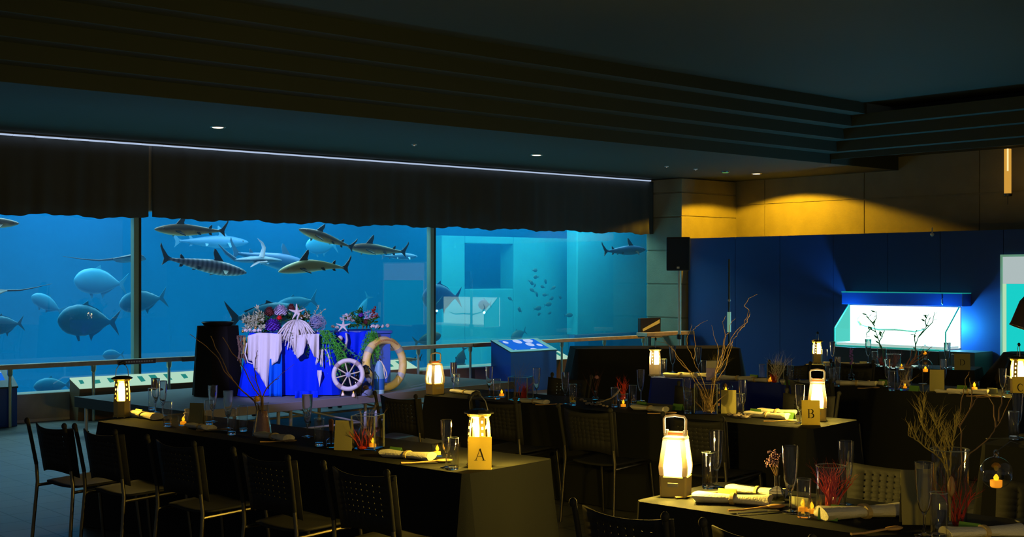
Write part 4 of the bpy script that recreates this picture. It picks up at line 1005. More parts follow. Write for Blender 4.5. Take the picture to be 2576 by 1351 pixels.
# hanging green garland at the right corner of the cake table
o = thing('asparagus_garland', 'long green asparagus garland hanging down the right corner of the cake table', 'garland', V(812, 830, -.26), TBr)
rnd = random.Random(6); mb = MB()
for k in range(34):
    mb2 = [Vector((rnd.uniform(-.05, .05), rnd.uniform(-.05, .05), 0))]
    L = rnd.uniform(.25, .6); dx = rnd.uniform(-.02, .035)
    for i in range(9): mb2.append(mb2[-1] + Vector((dx + rnd.uniform(-.012, .012), rnd.uniform(-.01, .008), -L / 9)))
    mb.tube(mb2, .003, 5)
    for q in mb2[1:]:
        for _ in range(8):
            e = q + Vector((rnd.uniform(-.035, .035), rnd.uniform(-.03, .02), rnd.uniform(-.03, .01))); mb.tube([q, e], [.003, .001], 4)
tag(obj('fronds', mb, mat('bright_green_fern', (.10, .62, .06), .6, var=.4, vscale=20), o, smooth=False), kind='stuff')
obj('white_fleece', fronds(MB(), (-.02, 0, -.2), random.Random(8), 10, .22, (PI, 2*PI), .006, 2.2, .3), M_['coralwhite'], o)
o = thing('asparagus_garland', 'green garland trailing off the right side of the pedestal cloth', 'garland', PF @ Vector((.10, -.24, .70)), PDr)
mb = MB(); rnd = random.Random(9)
for k in range(24):
    pts = [Vector((rnd.uniform(-.05, .06), rnd.uniform(-.04, .02), 0))]; L = rnd.uniform(.2, .42); dx = rnd.uniform(-.02, .012)
    for i in range(8): pts.append(pts[-1] + Vector((dx + rnd.uniform(-.01, .01), 0, -L / 8)))
    mb.tube(pts, .0022, 5)
    for q in pts[1:]:
        for _ in range(5): mb.tube([q, q + Vector((rnd.uniform(-.035, .035), rnd.uniform(-.03, .02), rnd.uniform(-.03, .02)))], [.0022, .0008], 4)
tag(obj('fronds', mb, bpy.data.materials['bright_green_fern'], o, smooth=False), kind='stuff')
obj('stem', MB().cyl((0, 0, 0), (0, .05, .03), .005), M_['leaf'], o)
# flowers on the pedestal
Q = lambda x, y, z: PF @ Vector((x, y, z))
spray('dark green leaves of the small arrangement on the pedestal', Q(.02, -.02, .76), 'leaf', 11, dirs(11, 18, (-1.3, 1.2), (.0, 1.0)), .2, 18, .05)
spray('white feathery leaf of the small arrangement', Q(-.05, -.05, .80), 'coralwhite', 12, dirs(12, 5, (-1.4, -.4), (.3, .9)), .17, 14, .05)
spray('pink and red sprigs at the right of the small arrangement', Q(.10, -.04, .80), 'coralred', 13, dirs(13, 6, (.2, .9), (.6, 1.2)), .18, 12, .03, name='red_sprigs')
spray('mauve sprigs of the small arrangement', Q(.06, -.08, .80), 'lilac', 14, dirs(14, 7, (-.2, .9), (.5, 1.1)), .15, 12, .028, name='mauve_sprigs')
def pflower(lab, x, y, z, r, m, seed):
    o = thing('flower', lab, 'flower', Q(x, y, z), PDr); obj('petals', bloom(MB(), (0, 0, 0), r, random.Random(seed), 50, .4), M_[m], o, smooth=False)
    obj('stem', MB().cyl((0, 0, -r), (0, .03, -r - .06), .004), M_['leaf'], o)
pflower('small violet bloom on the pedestal', -.01, -.1, .88, .035, 'violet', 3)
pflower('dusky brown bloom low on the pedestal arrangement', .05, -.14, .80, .04, 'protea', 4)
# shells along the table and the pedestal
def shell(lab, c, r, rz_=0, tilt=0, name='seashell', m='shell'):
    o = thing(name, lab, 'shell', c, 0); o.rotation_euler = (tilt, 0, rz_)
    pts, rad = [], []
    for k in range(16): a = k * .55; q = 1 - k / 16; pts.append((math.cos(a) * r * .45 * q, k / 16 * r * 1.3 - r * .4, math.sin(a) * r * .45 * q)); rad.append(r * .55 * q + .001)
    obj('whorl', MB().tube(pts, rad, 10), M_[m], o)
    obj('lip', MB().ball((r * .25, -r * .35, 0), (r * .5, r * .35, r * .35), 10, 8), M_[m], o)
    return o
zt_t = HT + .01
for px, r, lab in ((607, .030, 'first white shell at the left end of the cake table'), (618, .034, 'white conch second from the left end of the cake table'), (628, .030, 'white shell lying between two gold balls'), (640, .036, 'rounded white shell on the front left of the cake table')):
    shell(lab, TF @ Vector(((px - 722)/238, -.27, HT + r * .8)), r, px * .1)
for px, lab in ((598, 'gold ball hanging at the left end of the cake table'), (631, 'gold ball above the largest white drape')):
    o = thing('gold_ball', lab, 'ornament', TF @ Vector(((px - 722)/238, -.27, HT + (.06 if px > 600 else .02))), 0)
    obj('ball', MB().ball((0, 0, 0), .017, 14, 10), M_['gold'], o); obj('loop', MB().torus(.006, .0015, 12, 6, Matrix.Translation((0, 0, .021)) @ Matrix.Rotation(PI/2, 4, 'X')), M_['gold'], o)
for x, z, r, lab in ((-.33, .745, .028, 'round white shell at the left end of the pedestal'), (-.28, .735, .03, 'small white shell left of the pedestal starfish'), (.12, .745, .035, 'white branching shell right of the pedestal flowers'), (.17, .74, .04, 'spiky white shell hanging over the pedestal edge'), (.24, .745, .03, 'white shell near the right end of the pedestal'), (.30, .75, .035, 'rounded white shell at the right end of the pedestal')):
    shell(lab, Q(x, -.14, z), r, x * 9)
# brown net with string hanging at the left corner of the table
o = thing('fishing_net', 'brown rope net and yellow lichen hanging at the left corner of the cake table', 'net', V(598, 842, -.30), TBr)
mb = MB(); rnd = random.Random(12)
for k in range(18):
    pts = [Vector((rnd.uniform(-.06, .06), rnd.uniform(-.04, .02), 0))]; L = rnd.uniform(.2, .36)
    for i in range(8): pts.append(pts[-1] + Vector((rnd.uniform(-.014, .018), rnd.uniform(-.006, .006), -L / 8)))
    mb.tube(pts, .006, 5)
tag(obj('ropes', mb, mat('brown_rope', (.16, .10, .07), .9, bump=.6), o), kind='stuff')
mb = MB()
for k in range(8):
    pts = [Vector((rnd.uniform(-.0, .06), -.03, -.02))]
    for i in range(6): pts.append(pts[-1] + Vector((rnd.uniform(-.012, .012), 0, -.03)))
    mb.tube(pts, .005, 5)
obj('lichen', mb, M_['moss'], o)
obj('white_loop', MB().tube([(.05, -.05, -.08), (.03, -.06, -.2), (.06, -.06, -.29), (.11, -.05, -.31)], .007, 8), M_['organza'], o)

# life ring
RY = 14.6; rc = Vector(((968 - 1288) / F * RY, RY, H - (920 - HZ) / F * RY))
rr = .272
o = thing('life_ring', 'yellow lifebuoy with grey bands leaning upright on the stage', 'lifebuoy', (rc.x, rc.y, ZS + rr + .045), 0)
o.rotation_euler = (Matrix.Rotation(R(45), 3, 'Z') @ Matrix.Rotation(R(84), 3, 'X')).to_euler()
M_['ringyellow'] = mat('yellow_lifebuoy_canvas', (.85, .62, .08), .55, bump=.3, bs=60, col2=(.85, .7, .45), vscale=9)
obj('ring', MB().torus(rr - .0, .046, 64, 16), M_['ringyellow'], o)
for a in (35, 145, 215, 325):
    obj('band', MB().torus(rr, .049, 6, 16, None, R(a - 6), R(a + 6)), M_['alu'], o)
mb = MB(); rnd = random.Random(2)
for k in range(26):
    a = R(52 + k * 3.0); M = Matrix.Rotation(a, 4, 'Z') @ Matrix.Translation((rr, 0, .0465))
    mb.box(-.010, .010, -.003, .003, 0, .0012, M)
tag(obj('faded_lettering', mb, mat('faded_red_ink', (.45, .15, .08), .6), o, smooth=False), kind='stuff')
# ship wheel
WY = 13.9; wx = (876 - 1288) / F * WY
o = thing('ship_wheel', 'small white ship wheel leaning on the blue cloth', 'wheel', (wx, WY, ZS + .245), 0)
o.rotation_euler = (Matrix.Rotation(R(6), 3, 'Z') @ Matrix.Rotation(R(82), 3, 'X')).to_euler()
M_['wheelwhite'] = mat('white_wheel_paint', (.85, .8, .8), .5, bump=.2)
M_['wheeltan'] = mat('tan_wheel_band', (.45, .36, .38), .6)
obj('rim', MB().torus(.157, .026, 56, 12), M_['wheelwhite'], o)
for a in (50, 140, 232, 318): obj('band', MB().torus(.157, .0275, 8, 12, None, R(a - 9), R(a + 9)), M_['wheeltan'], o)
for k in range(8): a = k * PI/4 + .25; obj('spoke', MB().tube([(math.cos(a)*.02, math.sin(a)*.02, 0), (math.cos(a)*.07, math.sin(a)*.07, 0), (math.cos(a)*.14, math.sin(a)*.14, 0)], [.006, .008, .006], 8), mat('spoke_wood', (.8, .72, .5), .5) if k == 0 else bpy.data.materials['spoke_wood'], o)
obj('hub', MB().lathe([(0, -.02), (.028, -.02), (.03, .015), (.018, .024), (0, .024)], 24), mat('hub_grey', (.35, .38, .6), .4), o)
obj('stand', MB().cyl((-.06, -.15, -.04), (-.09, -.235, -.06), .008).cyl((.06, -.15, -.04), (.09, -.235, -.06), .008), M_['blackplastic'], o)
# black bottle
bY = 14.02; bx = (897 - 1288) / F * bY
o = thing('wine_bottle', 'round black bottle in front of the ship wheel', 'bottle', (bx, bY, ZS), 0)
obj('body', MB().lathe([(0, 0), (.045, 0), (.055, .03), (.058, .10), (.055, .15), (.03, .20), (.016, .235), (.016, .275), (.02, .28), (0, .282)], 24), mat('black_glass', (.01, .01, .012), .08, coat=.5), o)
obj('label', MB().lathe([(.0561, .03), (.0591, .05), (.0591, .10), (.0581, .115)], 24), mat('dark_label', (.03, .03, .03), .6), o)
# hurricane lantern, unlit
hY = 14.08; hx = (920 - 1288) / F * hY
o = thing('hurricane_lantern', 'black metal hurricane lantern, unlit, between the bottle and the buoy', 'lantern', (hx, hY, ZS), R(20), None, 1.25)
M_['blacksheen'] = mat('glossy_black_enamel', (.03, .035, .05), .25, .6)
obj('tank', MB().lathe([(0, 0), (.055, 0), (.06, .02), (.055, .05), (.03, .06), (0, .06)], 24), mat('grey_blue_enamel', (.25, .3, .5), .4, .3), o)
obj('chimney', MB().lathe([(.028, .065), (.045, .10), (.045, .15), (.03, .19), (.028, .19), (.043, .15), (.043, .10), (.026, .065), (.028, .065)], 20), M_['thin'], o)
obj('burner', MB().lathe([(0, .06), (.028, .06), (.022, .085), (0, .09)], 18), M_['wood'], o)
obj('top', MB().lathe([(0, .19), (.035, .19), (.04, .21), (.028, .24), (.03, .26), (.0, .275)], 20), M_['blacksheen'], o)
for s in (-1, 1): obj('side_tube', MB().tube([(s*.05, 0, .03), (s*.068, 0, .07), (s*.068, 0, .2), (s*.03, 0, .245)], .006), M_['blacksheen'], o)
obj('handle', MB().tube([(-.055, 0, .23), (-.075, 0, .16), (-.07, -.03, .05), (0, -.065, .01)], .003), M_['blacksheen'], o)
# buoy
uY = 14.3; ux = (954 - 1288) / F * uY
o = thing('fishing_buoy', 'blue and white banded fishing buoy with a rope loop', 'buoy', (ux, uY, ZS), 0)
obj('float', MB().lathe([(.0, .10), (.058, .10), (.06, .15), (.058, .23), (.05, .29), (.034, .34), (.018, .37), (0, .372)], 24), mat('pale_blue_paint', (.2, .45, .75), .5, bump=.2, var=.3, vscale=10), o)
obj('dark_band', MB().lathe([(0, .045), (.059, .045), (.0605, .10), (.0605, .17), (.0, .17)], 24), mat('blue_band_paint', (.01, .12, .55), .5), o)
obj('base', MB().lathe([(0, 0), (.056, 0), (.059, .045), (0, .045)], 24), mat('pale_cyan_paint', (.35, .65, .85), .5), o)
obj('eye', MB().torus(.013, .005, 16, 8, Matrix.Translation((0, 0, .385)) @ Matrix.Rotation(PI/2, 4, 'X')), M_['blackplastic'], o)
obj('rope', MB().tube([(.0, 0, .375), (.03, -.02, .36), (.055, -.03, .30), (.06, -.03, .23), (.075, -.03, .17), (.09, -.03, .19), (.085, -.03, .24), (.05, -.03, .33)], .006, 8), mat('cream_rope', (.75, .65, .55), .8, bump=.5), o)
# two candles on the stage
M_['waxwhite'] = mat('white_wax', (.9, .85, .9), .6, emit=(1, .6, .3), es=.35)
def candle_small(lab, px, py, Y, glass):
    x = (px - 1288) / F * Y; o = thing('tea_light', lab, 'candle', (x, Y, ZS), 0)
    obj('wax', MB().lathe([(0, .002), (.018, .002), (.018, .02), (.012, .03), (.008, .045), (0, .055)], 16), M_['waxwhite'], o)
    obj('flame', MB().lathe([(0, .03), (.007, .04), (.006, .05), (0, .064)], 12), M_['flame'], o)
    if glass: obj('glass_cup', MB().lathe([(.03, 0), (.032, .075), (.03, .075), (.028, .003), (.03, 0)], 16), M_['thin'], o)
candle_small('white flickering tea light on the stage below the ship wheel', 862, 985, 14.05, False)
candle_small('tea light in a square-shouldered glass on the stage edge', 889, 990, 13.9, True)

# ================================================================ dining tables
ZT = 0.72
DT = Vector((.745, -.667)); WT = Vector((.667, .745)); AT = math.atan2(DT.y, DT.x)
def dining(name_lab, NL, NR, wid, m, seed, cloth_lab, flare=.05):
    d = (NR - NL); L = d.length; d.normalize(); wv = Vector((-d.y, d.x)); c = (NL + NR) / 2 + wv * wid / 2; a = math.atan2(d.y, d.x)
    drape('tablecloth', cloth_lab, 'tablecloth', (c.x, c.y, 0), a, L, wid, ZT, m, fold=.022, flare=flare, kf=7, seed=seed)
    t = thing('banquet_table', name_lab, 'table', (c.x, c.y, 0), a, )
    obj('tabletop', MB().box(-L/2 + .02, L/2 - .02, -wid/2 + .02, wid/2 - .02, ZT - .035, ZT - .006), M_['wood'], t, smooth=False)
    for sx in (-1, 1):
        for sy in (-1, 1): obj('leg', MB().cyl((sx*(L/2 - .12), sy*(wid/2 - .1), 0), (sx*(L/2 - .12), sy*(wid/2 - .1), ZT - .035), .018), M_['darksteel'], t)
    return d, wv, a
A_NL, A_NR = at(241, 1060, ZT), at(1172, 1193, ZT)
dA = dining('long banquet table carrying lantern A', A_NL, A_NR, .72, M_['cloth'], 21, 'black floor-length tablecloth of the front left table with lantern A')
B_NL, B_NR = at(1062, 994, ZT), at(2040, 1080, ZT)
dB = dining('long banquet table carrying lantern B', B_NL, B_NR, .72, M_['cloth'], 22, 'black tablecloth of the middle table with lantern B')
F_NL = at(1595, 1260, ZT); F_NR = F_NL + DT * 2.3
dF = dining('front right banquet table under the brightest lantern', F_NL, F_NR, .72, M_['cloth'], 23, 'black tablecloth of the front right table under the brightest lantern')
C_NL, C_NR = at(2088, 969, ZT), at(2549, 1002, ZT)
dC = dining('banquet table carrying lantern C', C_NL, C_NR, .72, M_['cloth'], 24, 'black tablecloth of the right rear table with lantern C')
G_NL, G_NR = at(1634, 949, ZT), at(2050, 970, ZT)
dG = dining('banquet table with the navy cloth', G_NL, G_NR, .62, M_['navylitcloth'], 25, 'blue-lit navy tablecloth of the table behind table B', flare=.03)
H_NL, H_NR = at(2022, 917, ZT), at(2450, 932, ZT)
dH = dining('farthest banquet table, carrying sign D', H_NL, H_NR, .6, M_['cloth'], 26, 'black tablecloth of the farthest table with sign D')
E_NL = at(2466, 1117, ZT); E_NR = E_NL + DT * 1.6
dE = dining('banquet table cut off by the right edge', E_NL, E_NR, .72, M_['cloth'], 27, 'black tablecloth at the right edge under two glasses')

# ---------------------------------------------------------------- chairs
def holed_back(w0, w1, h, curve):
    """perforated back panel: w0 at the bottom, w1 at the top"""
    nx, nz = 8, 6; hole = .009
    xs = [0.0]; 
    for i in range(nx): c = .20 + .60 * i / (nx - 1); xs += [c - hole/2/.42, c + hole/2/.42]
    xs += [1.0]; zs = [0.0]
    for i in range(nz): c = .30 + .50 * i / (nz - 1); zs += [c - hole/2/h, c + hole/2/h]
    zs += [.93, 1.0]
    V_, F_, ix = [], [], {}
    def vert(i, k):
        u, v = xs[i], zs[k]; wd = w0 + (w1 - w0) * v; x = (u - .5) * wd
        z = v * h - (.018 * (1 - (2*u-1)**2) if v > .9 else 0) + (.03 * (1 - (2*u-1)**2) * (1 - v))
        return (x, -.05 * v - curve * (1 - (2*u-1)**2) + curve, z)
    for i in range(len(xs)):
        for k in range(len(zs)): ix[(i, k)] = len(V_); V_.append(vert(i, k))
    for i in range(len(xs) - 1):
        for k in range(len(zs) - 1):
            if i % 2 == 1 and k % 2 == 1 and i < len(xs) - 2 and k < 2 * nz: continue
            F_.append((ix[(i, k)], ix[(i+1, k)], ix[(i+1, k+1)], ix[(i, k+1)]))
    return MB().add(V_, F_)
def solid(o, t):
    md = o.modifiers.new('s', 'SOLIDIFY'); md.thickness = t; md.offset = 0
def make_chair():
    """faces +y; origin on the floor between the legs"""
    t = thing('stacking_chair', 'x', 'chair')
    wl = .215
    # seat: a thin dished shell
    V_, F_ = [], []; n, m_ = 10, 10
    for i in range(n + 1):
        for k in range(m_ + 1):
            u = i / n * 2 - 1; v = k / m_; wd = .20 + .02 * v
            x = u * wd * (1 - .10 * (abs(2*v-1))**6); y = -.19 + .42 * v
            V_.append((x, y, .44 - .012 * (1 - u*u) + .01 * v - (.03 * max(0, v - .8) * 5)))
    for i in range(n):
        for k in range(m_): a = i*(m_+1)+k; F_.append((a, a+m_+1, a+m_+2, a+1))
    s_ = obj('seat', MB().add(V_, F_), M_['chairplastic'], t); solid(s_, .012)
    b = obj('backrest', holed_back(.425, .445, .31, .045), M_['chairplastic'], t, loc=(0, -.235, .50)); solid(b, .008)
    for sx in (-1, 1):
        obj('leg', MB().tube([(sx*(wl+.015), .24, 0.012), (sx*wl, .19, .43)], [.011, .011], 10), M_['legsteel'], t)
        l = obj('leg', MB().tube([(sx*(wl+.015), -.27, 0.012), (sx*wl, -.235, .44), (sx*(wl-.005), -.245, .55)], .011, 10), M_['legsteel'], t)
        obj('post', MB().tube([(sx*(wl-.005), -.245, .55), (sx*(wl+.004), -.275, .72), (sx*(wl+.008), -.295, .82)], .012, 10), M_['chairplastic'], t)
        obj('end_cap', MB().ball((sx*(wl+.010), -.30, .828), (.018, .016, .020), 12, 8), M_['chairplastic'], t)
        obj('side_rail', MB().tube([(sx*wl, .20, .425), (sx*wl, -.235, .415)], .010, 8), M_['legsteel'], t)
    obj('crossbar', MB().tube([(-wl, .12, .418), (wl, .12, .418)], .009, 8), M_['legsteel'], t)
    return t
chair0 = make_chair(); used = []
def chair(p, ang, lab, cat='chair', grp='black stacking chairs'):
    global used
    t = chair0 if not used else copy_tree(chair0); used.append(1)
    t.location = (p[0], p[1], 0); t.rotation_euler = (0, 0, ang); tag(t, lab, cat, grp)
    return t
def near(NL, fr, s, out=.36):   # chair on the near side, facing the table
    d, wv, a = fr; p = NL + d * s - wv * out; return p, a
def far(NL, fr, s, wid, out=.40):
    d, wv, a = fr; p = NL + d * s + wv * (wid + out); return p, a + PI
p, a = near(A_NL, dA, .70, .46); chair(p, a, 'black perforated chair at the far left, standing against the pale floor')
for s, lab in ((1.20, 'second chair from the left at the lantern A table, its seat catching yellow light'), (1.98, 'third chair from the left on the near side of the lantern A table'), (2.78, 'fourth chair from the left on the near side of the lantern A table'), (3.5, 'chair nearest lantern A on the near side of its table')):
    p, a = near(A_NL, dA, s, .42); chair(p, a, lab)
for s, out, lab in ((.62, .62, 'black chair with small lit holes in front of the stage corner'), (1.42, .40, 'black chair on the near side of the middle table behind lantern A'), (2.30, .44, 'black chair on the near side of table B left of the brightest lantern'), (3.15, .40, 'black chair on the near side of table B behind the brightest lantern')):
    p, a = near(B_NL, dB, s, out); chair(p, a, lab)
for s, lab in ((.52, 'small-looking black chair back beyond table B left of the dark draped counter'), (1.9, 'black chair beyond table B between the pebbles and the willow vase'), (2.92, 'black perforated chair beyond table B before the navy cloth')):
    p, a = far(B_NL, dB, s, .72, .38); chair(p, a, lab)
p, a = near(F_NL, dF, .42, .38); chair(p, a, 'perforated chair back at the bottom centre of the picture before the front right table')
p, a = near(F_NL, dF, 1.04, .38); chair(p, a, 'chair at the bottom edge showing only its left cap, right of the bottom centre one')
p, a = far(F_NL, dF, .66, .72, .24); chair(p, a, 'yellow-lit perforated chair beyond the red coral vase of the front table')
p, a = far(F_NL, dF, 1.42, .72, .22); chair(p, a, 'yellow-lit perforated chair under the hanging glass globe')
p, a = near(C_NL, dC, .22, .42); chair(p, a, 'black chair left of the wooden armchair')
p, a = far(G_NL, dG, .95, .62, .42); chair(p, a, 'dark perforated chair behind the navy table right of the willow branches')
p, a = far(G_NL, dG, 1.62, .62, .42); chair(p, a, 'dark chair behind the right end of the navy table')
p, a = near(H_NL, dH, .72, .42); chair(p, a, 'dim chair on the near side of the farthest table above the purple vase')
# wooden armchair
ap = at(2243, 1172, 0); 
M_['armwood'] = mat('orange_brown_chair_wood', (.42, .19, .05), .45, bump=.1, bs=60, var=.2, vscale=10)
o = thing('wooden_armchair', 'small orange-brown wooden armchair at table C', 'chair', (ap.x, ap.y + .18, 0), R(-10))
bk = MB(); pts = []
w2, h0, h1 = .145, .31, .70
for k in range(13): u = k / 12 * 2 - 1; pts.append((u * w2 * (1 if abs(u) < .99 else .97), h1 - .035 * u**6 - .012 * u*u))
bk.prism([(-w2 * .93, h0), (w2 * .93, h0)] + list(reversed(pts)), -.012, .012, Matrix.Rotation(R(8), 4, 'X'))
obj('backrest', bk, M_['armwood'], o, loc=(0, -.10, 0), smooth=False, bev=.006)
obj('seat', MB().box(-.16, .16, -.12, .22, .30, .33), M_['armwood'], o, smooth=False, bev=.01)
for sx in (-1, 1):
    obj('armrest', MB().box(sx*.185 - .025, sx*.185 + .025, -.20, .18, .555, .585), M_['armwood'], o, smooth=False, bev=.008)
    obj('leg', MB().tube([(sx*.185, -.16, 0), (sx*.180, -.14, .555)], [.014, .02], 8), M_['armwood'], o)
    obj('leg', MB().tube([(sx*.185, .16, 0), (sx*.180, .14, .555)], [.014, .02], 8), M_['armwood'], o)
obj('rail', MB().box(-.18, .18, -.15, -.12, .53, .55), M_['armwood'], o, smooth=False)

# ---------------------------------------------------------------- things on the tables
def P_(px, py): q = at(px, py, ZT); return (q.x, q.y, ZT + .001)
_proto = {}
def put(kind, make, loc, lab, cat, grp, rz_=0.0, sc=1.0):
    if kind not in _proto: o = _proto[kind] = make()
    else: o = copy_tree(_proto[kind])
    o.location = loc; o.rotation_euler = (0, 0, rz_); o.scale = (sc, sc, sc)
    return tag(o, lab, cat, grp)
def mk_flute():
    o = thing('champagne_flute')
    obj('bowl', MB().lathe([(0, .082), (.006, .084), (.016, .10), (.023, .13), (.028, .19), (.031, .255), (.0325, .256), (.0325, .254), (.030, .19), (.0245, .13), (.0175, .097), (.006, .076), (0, .075)], 22), M_['glass'], o)
    obj('stem', MB().lathe([(0, .0765), (.005, .076), (.0045, .04), (.006, .012), (0, .012)], 12), M_['glass'], o)
    obj('foot', MB().lathe([(0, 0), (.033, 0), (.034, .003), (.012, .009), (.006, .012), (0, .012)], 22), M_['glass'], o)
    return o
def mk_tumbler():
    o = thing('water_tumbler')
    obj('wall', MB().lathe([(.0265, .022), (.029, .163), (.0305, .165), (.031, .163), (.0285, .006), (.0265, .022)], 26), M_['thin'], o)
    obj('base', MB().lathe([(0, .020), (.024, .020), (.026, .016), (.028, .003), (.026, 0), (0, 0)], 26), M_['glass'], o)
    obj('rim', MB().torus(.030, .0016, 28, 6, Matrix.Translation((0, 0, .1655))), M_['glassglint'], o)
    return o
def mk_tea():
    o = thing('tea_light_cup')
    obj('cup', MB().lathe([(0, .0), (.030, 0), (.034, .005), (.036, .068), (.034, .070), (.0325, .010), (0, .008)], 20), M_['thin'], o)
    obj('wax', MB().lathe([(0, .009), (.020, .009), (.020, .026), (.009, .030), (0, .030)], 16), M_['wax'], o)
    obj('flame', MB().lathe([(0, .030), (.009, .036), (.010, .044), (.006, .054), (0, .064)], 14), M_['flame'], o)
    return o
def mk_napkin():
    o = thing('rolled_napkin')
    V_, F_ = [], []; n, m_ = 24, 14
    for i in range(n + 1):
        t = i / n; x = (t - .5) * .25; w_ = .030 + .012 * abs(2*t-1)**1.5; hh_ = .016 + .006 * abs(2*t-1)
        for k in range(m_):
            a = 2*PI*k/m_; r_ = 1 + .12 * math.sin(a * 3 + t * 3) * abs(2*t-1)
            V_.append((x + .006 * math.sin(a*2) * (1 if t > .9 or t < .1 else 0), w_ * math.cos(a) * r_, .017 + hh_ * math.sin(a) * r_ * .85))
    for i in range(n):
        for k in range(m_): j = (k+1) % m_; F_.append((i*m_+k, i*m_+j, (i+1)*m_+j, (i+1)*m_+k))
    F_ += [tuple(range(m_)), tuple(range(n*m_, (n+1)*m_))]
    obj('roll', MB().add(V_, F_), M_['napkin'], o)
    obj('tie', MB().lathe([(.030, -.007), (.033, -.006), (.033, .006), (.030, .007)], 14, Matrix.Translation((0, 0, .017)) @ Matrix.Rotation(PI/2, 4, 'Y') @ Matrix.Diagonal((.60, 1.08, 1, 1))), mat('ribbon_tie', (.6, .45, .2), .6), o)
    return o
def mk_spoon():
    o = thing('wooden_spoon')
    obj('handle', MB().tube([(-.02, 0, .010), (-.11, 0, .006), (-.17, 0, .008)], [.0055, .005, .0065], 8, .7), M_['spoonwood'], o)
    obj('bowl', MB().ball((.015, 0, .010), (.038, .019, .007), 14, 8), M_['spoonwood'], o)
    return o
def mk_fork():
    o = thing('table_fork')
    mb = MB().tube([(-.10, 0, .006), (0, 0, .008), (.05, 0, .007)], [.006, .0035, .006], 8, .5)
    obj('handle', mb, M_['steel'], o)
    mb = MB().box(.045, .065, -.010, .010, .005, .008)
    for k in range(4): mb.box(.065, .105, -.010 + k*.0058, -.0075 + k*.0058, .005, .008)
    obj('tines', mb, M_['steel'], o, smooth=False)
    return o
def mk_card(w_, h_, m, nm, lean=.02):
    def f():
        o = thing(nm)
        obj('front_leaf', MB().prism([(-w_/2, 0), (w_/2, 0), (w_/2, h_), (-w_/2, h_)], -.001, .001, Matrix.Translation((0, -lean, 0)) @ Matrix.Rotation(-math.atan2(lean, h_), 4, 'X')), M_[m], o, smooth=False)
        obj('back_leaf', MB().prism([(-w_/2, 0), (w_/2, 0), (w_/2, h_), (-w_/2, h_)], -.001, .001, Matrix.Translation((0, lean, 0)) @ Matrix.Rotation(math.atan2(lean, h_), 4, 'X')), M_[m], o, smooth=False)
        return o
    return f
G_FL, G_TU, G_TE, G_NA, G_SP, G_MC, G_GC = 'champagne flutes', 'water tumblers', 'tea light cups', 'rolled napkins', 'wooden spoons', 'menu cards', 'green name cards'
def flute(px, py, lab, sc=1.0): return put('flute', mk_flute, P_(px, py), lab, 'glass', G_FL, 0, sc)
def tumb(px, py, lab, sc=1.0): return put('tumb', mk_tumbler, P_(px, py), lab, 'glass', G_TU, 0, sc)
def tea(px, py, lab, sc=1.0): return put('tea', mk_tea, P_(px, py), lab, 'candle', G_TE, 0, sc)
def nap(px, py, rz_, lab, sc=1.0): return put('nap', mk_napkin, P_(px, py), lab, 'napkin', G_NA, rz_, sc)
def spoon(px, py, rz_, lab, sc=1.0): return put('spoon', mk_spoon, P_(px, py), lab, 'spoon', G_SP, rz_, sc)
def fork(px, py, rz_, lab): return put('fork', mk_fork, P_(px, py), lab, 'fork', 'table forks', rz_)
def menu(px, py, rz_, lab, sc=1.0): return put('menu', mk_card(.105, .165, 'olive', 'menu_card', .022), P_(px, py), lab, 'card', G_MC, rz_, sc)
def green(px, py, rz_, lab, m='green'): return put('gc' + m, mk_card(.085, .05, m, 'name_card', .02), P_(px, py), lab, 'card', G_GC, rz_)

# serif letters as thin raised shapes in the xz plane
def arcpts(cx, cz, rx, rz2, a0, a1, n=14): return [(cx + rx*math.cos(R(a0 + (a1-a0)*i/n)), cz + rz2*math.sin(R(a0 + (a1-a0)*i/n))) for i in range(n+1)]
def stroke(mb, pts, wds, s):
    """ribbon of varying width"""
    n = len(pts); L_, R_ = [], []
    for i in range(n):
        a = pts[max(0, i-1)]; b = pts[min(n-1, i+1)]; dx, dz = b[0]-a[0], b[1]-a[1]; l = math.hypot(dx, dz) or 1
        wv = wds[i] / 2; L_.append((pts[i][0] - dz/l*wv, pts[i][1] + dx/l*wv)); R_.append((pts[i][0] + dz/l*wv, pts[i][1] - dx/l*wv))
    for i in range(n-1):
        q = [L_[i], L_[i+1], R_[i+1], R_[i]]; mb.prism([(x*s, z*s) for x, z in q], -.0008, 0)
def letter(ch, s):
    mb = MB(); L = lambda a, b, w1: stroke(mb, [a, b], [w1, w1], s)
    if ch == 'A':
        L((-.34, .0), (.02, 1.0), .05); L((0, 1.0), (.34, 0), .12); L((-.20, .36), (.20, .36), .04); L((-.48, .012), (-.2, .012), .03); L((.18, .012), (.5, .012), .03)
    if ch == 'B':
        L((-.22, 0), (-.22, 1), .12); L((-.36, .985), (0, .985), .03); L((-.36, .015), (0, .015), .03)
        p = arcpts(-.02, .76, .25, .225, 90, -90); stroke(mb, p, [.04 + .09*math.sin(PI*i/14) for i in range(15)], s)
        p = arcpts(0, .27, .30, .255, 90, -90); stroke(mb, p, [.04 + .1*math.sin(PI*i/14) for i in range(15)], s); L((-.22, .53), (0, .53), .04)
    if ch == 'C':
        p = arcpts(.04, .5, .38, .5, 48, 312, 22); stroke(mb, p, [.04 + .1*math.sin(PI*i/22) for i in range(23)], s); L((.30, .70), (.30, .98), .03); L((.30, .02), (.30, .26), .03)
    if ch == 'D':
        L((-.28, 0), (-.28, 1), .12); L((-.42, .985), (0, .985), .03); L((-.42, .015), (0, .015), .03)
        p = arcpts(-.04, .5, .42, .485, 90, -90, 18); stroke(mb, p, [.04 + .11*math.sin(PI*i/18) for i in range(19)], s)
    return mb
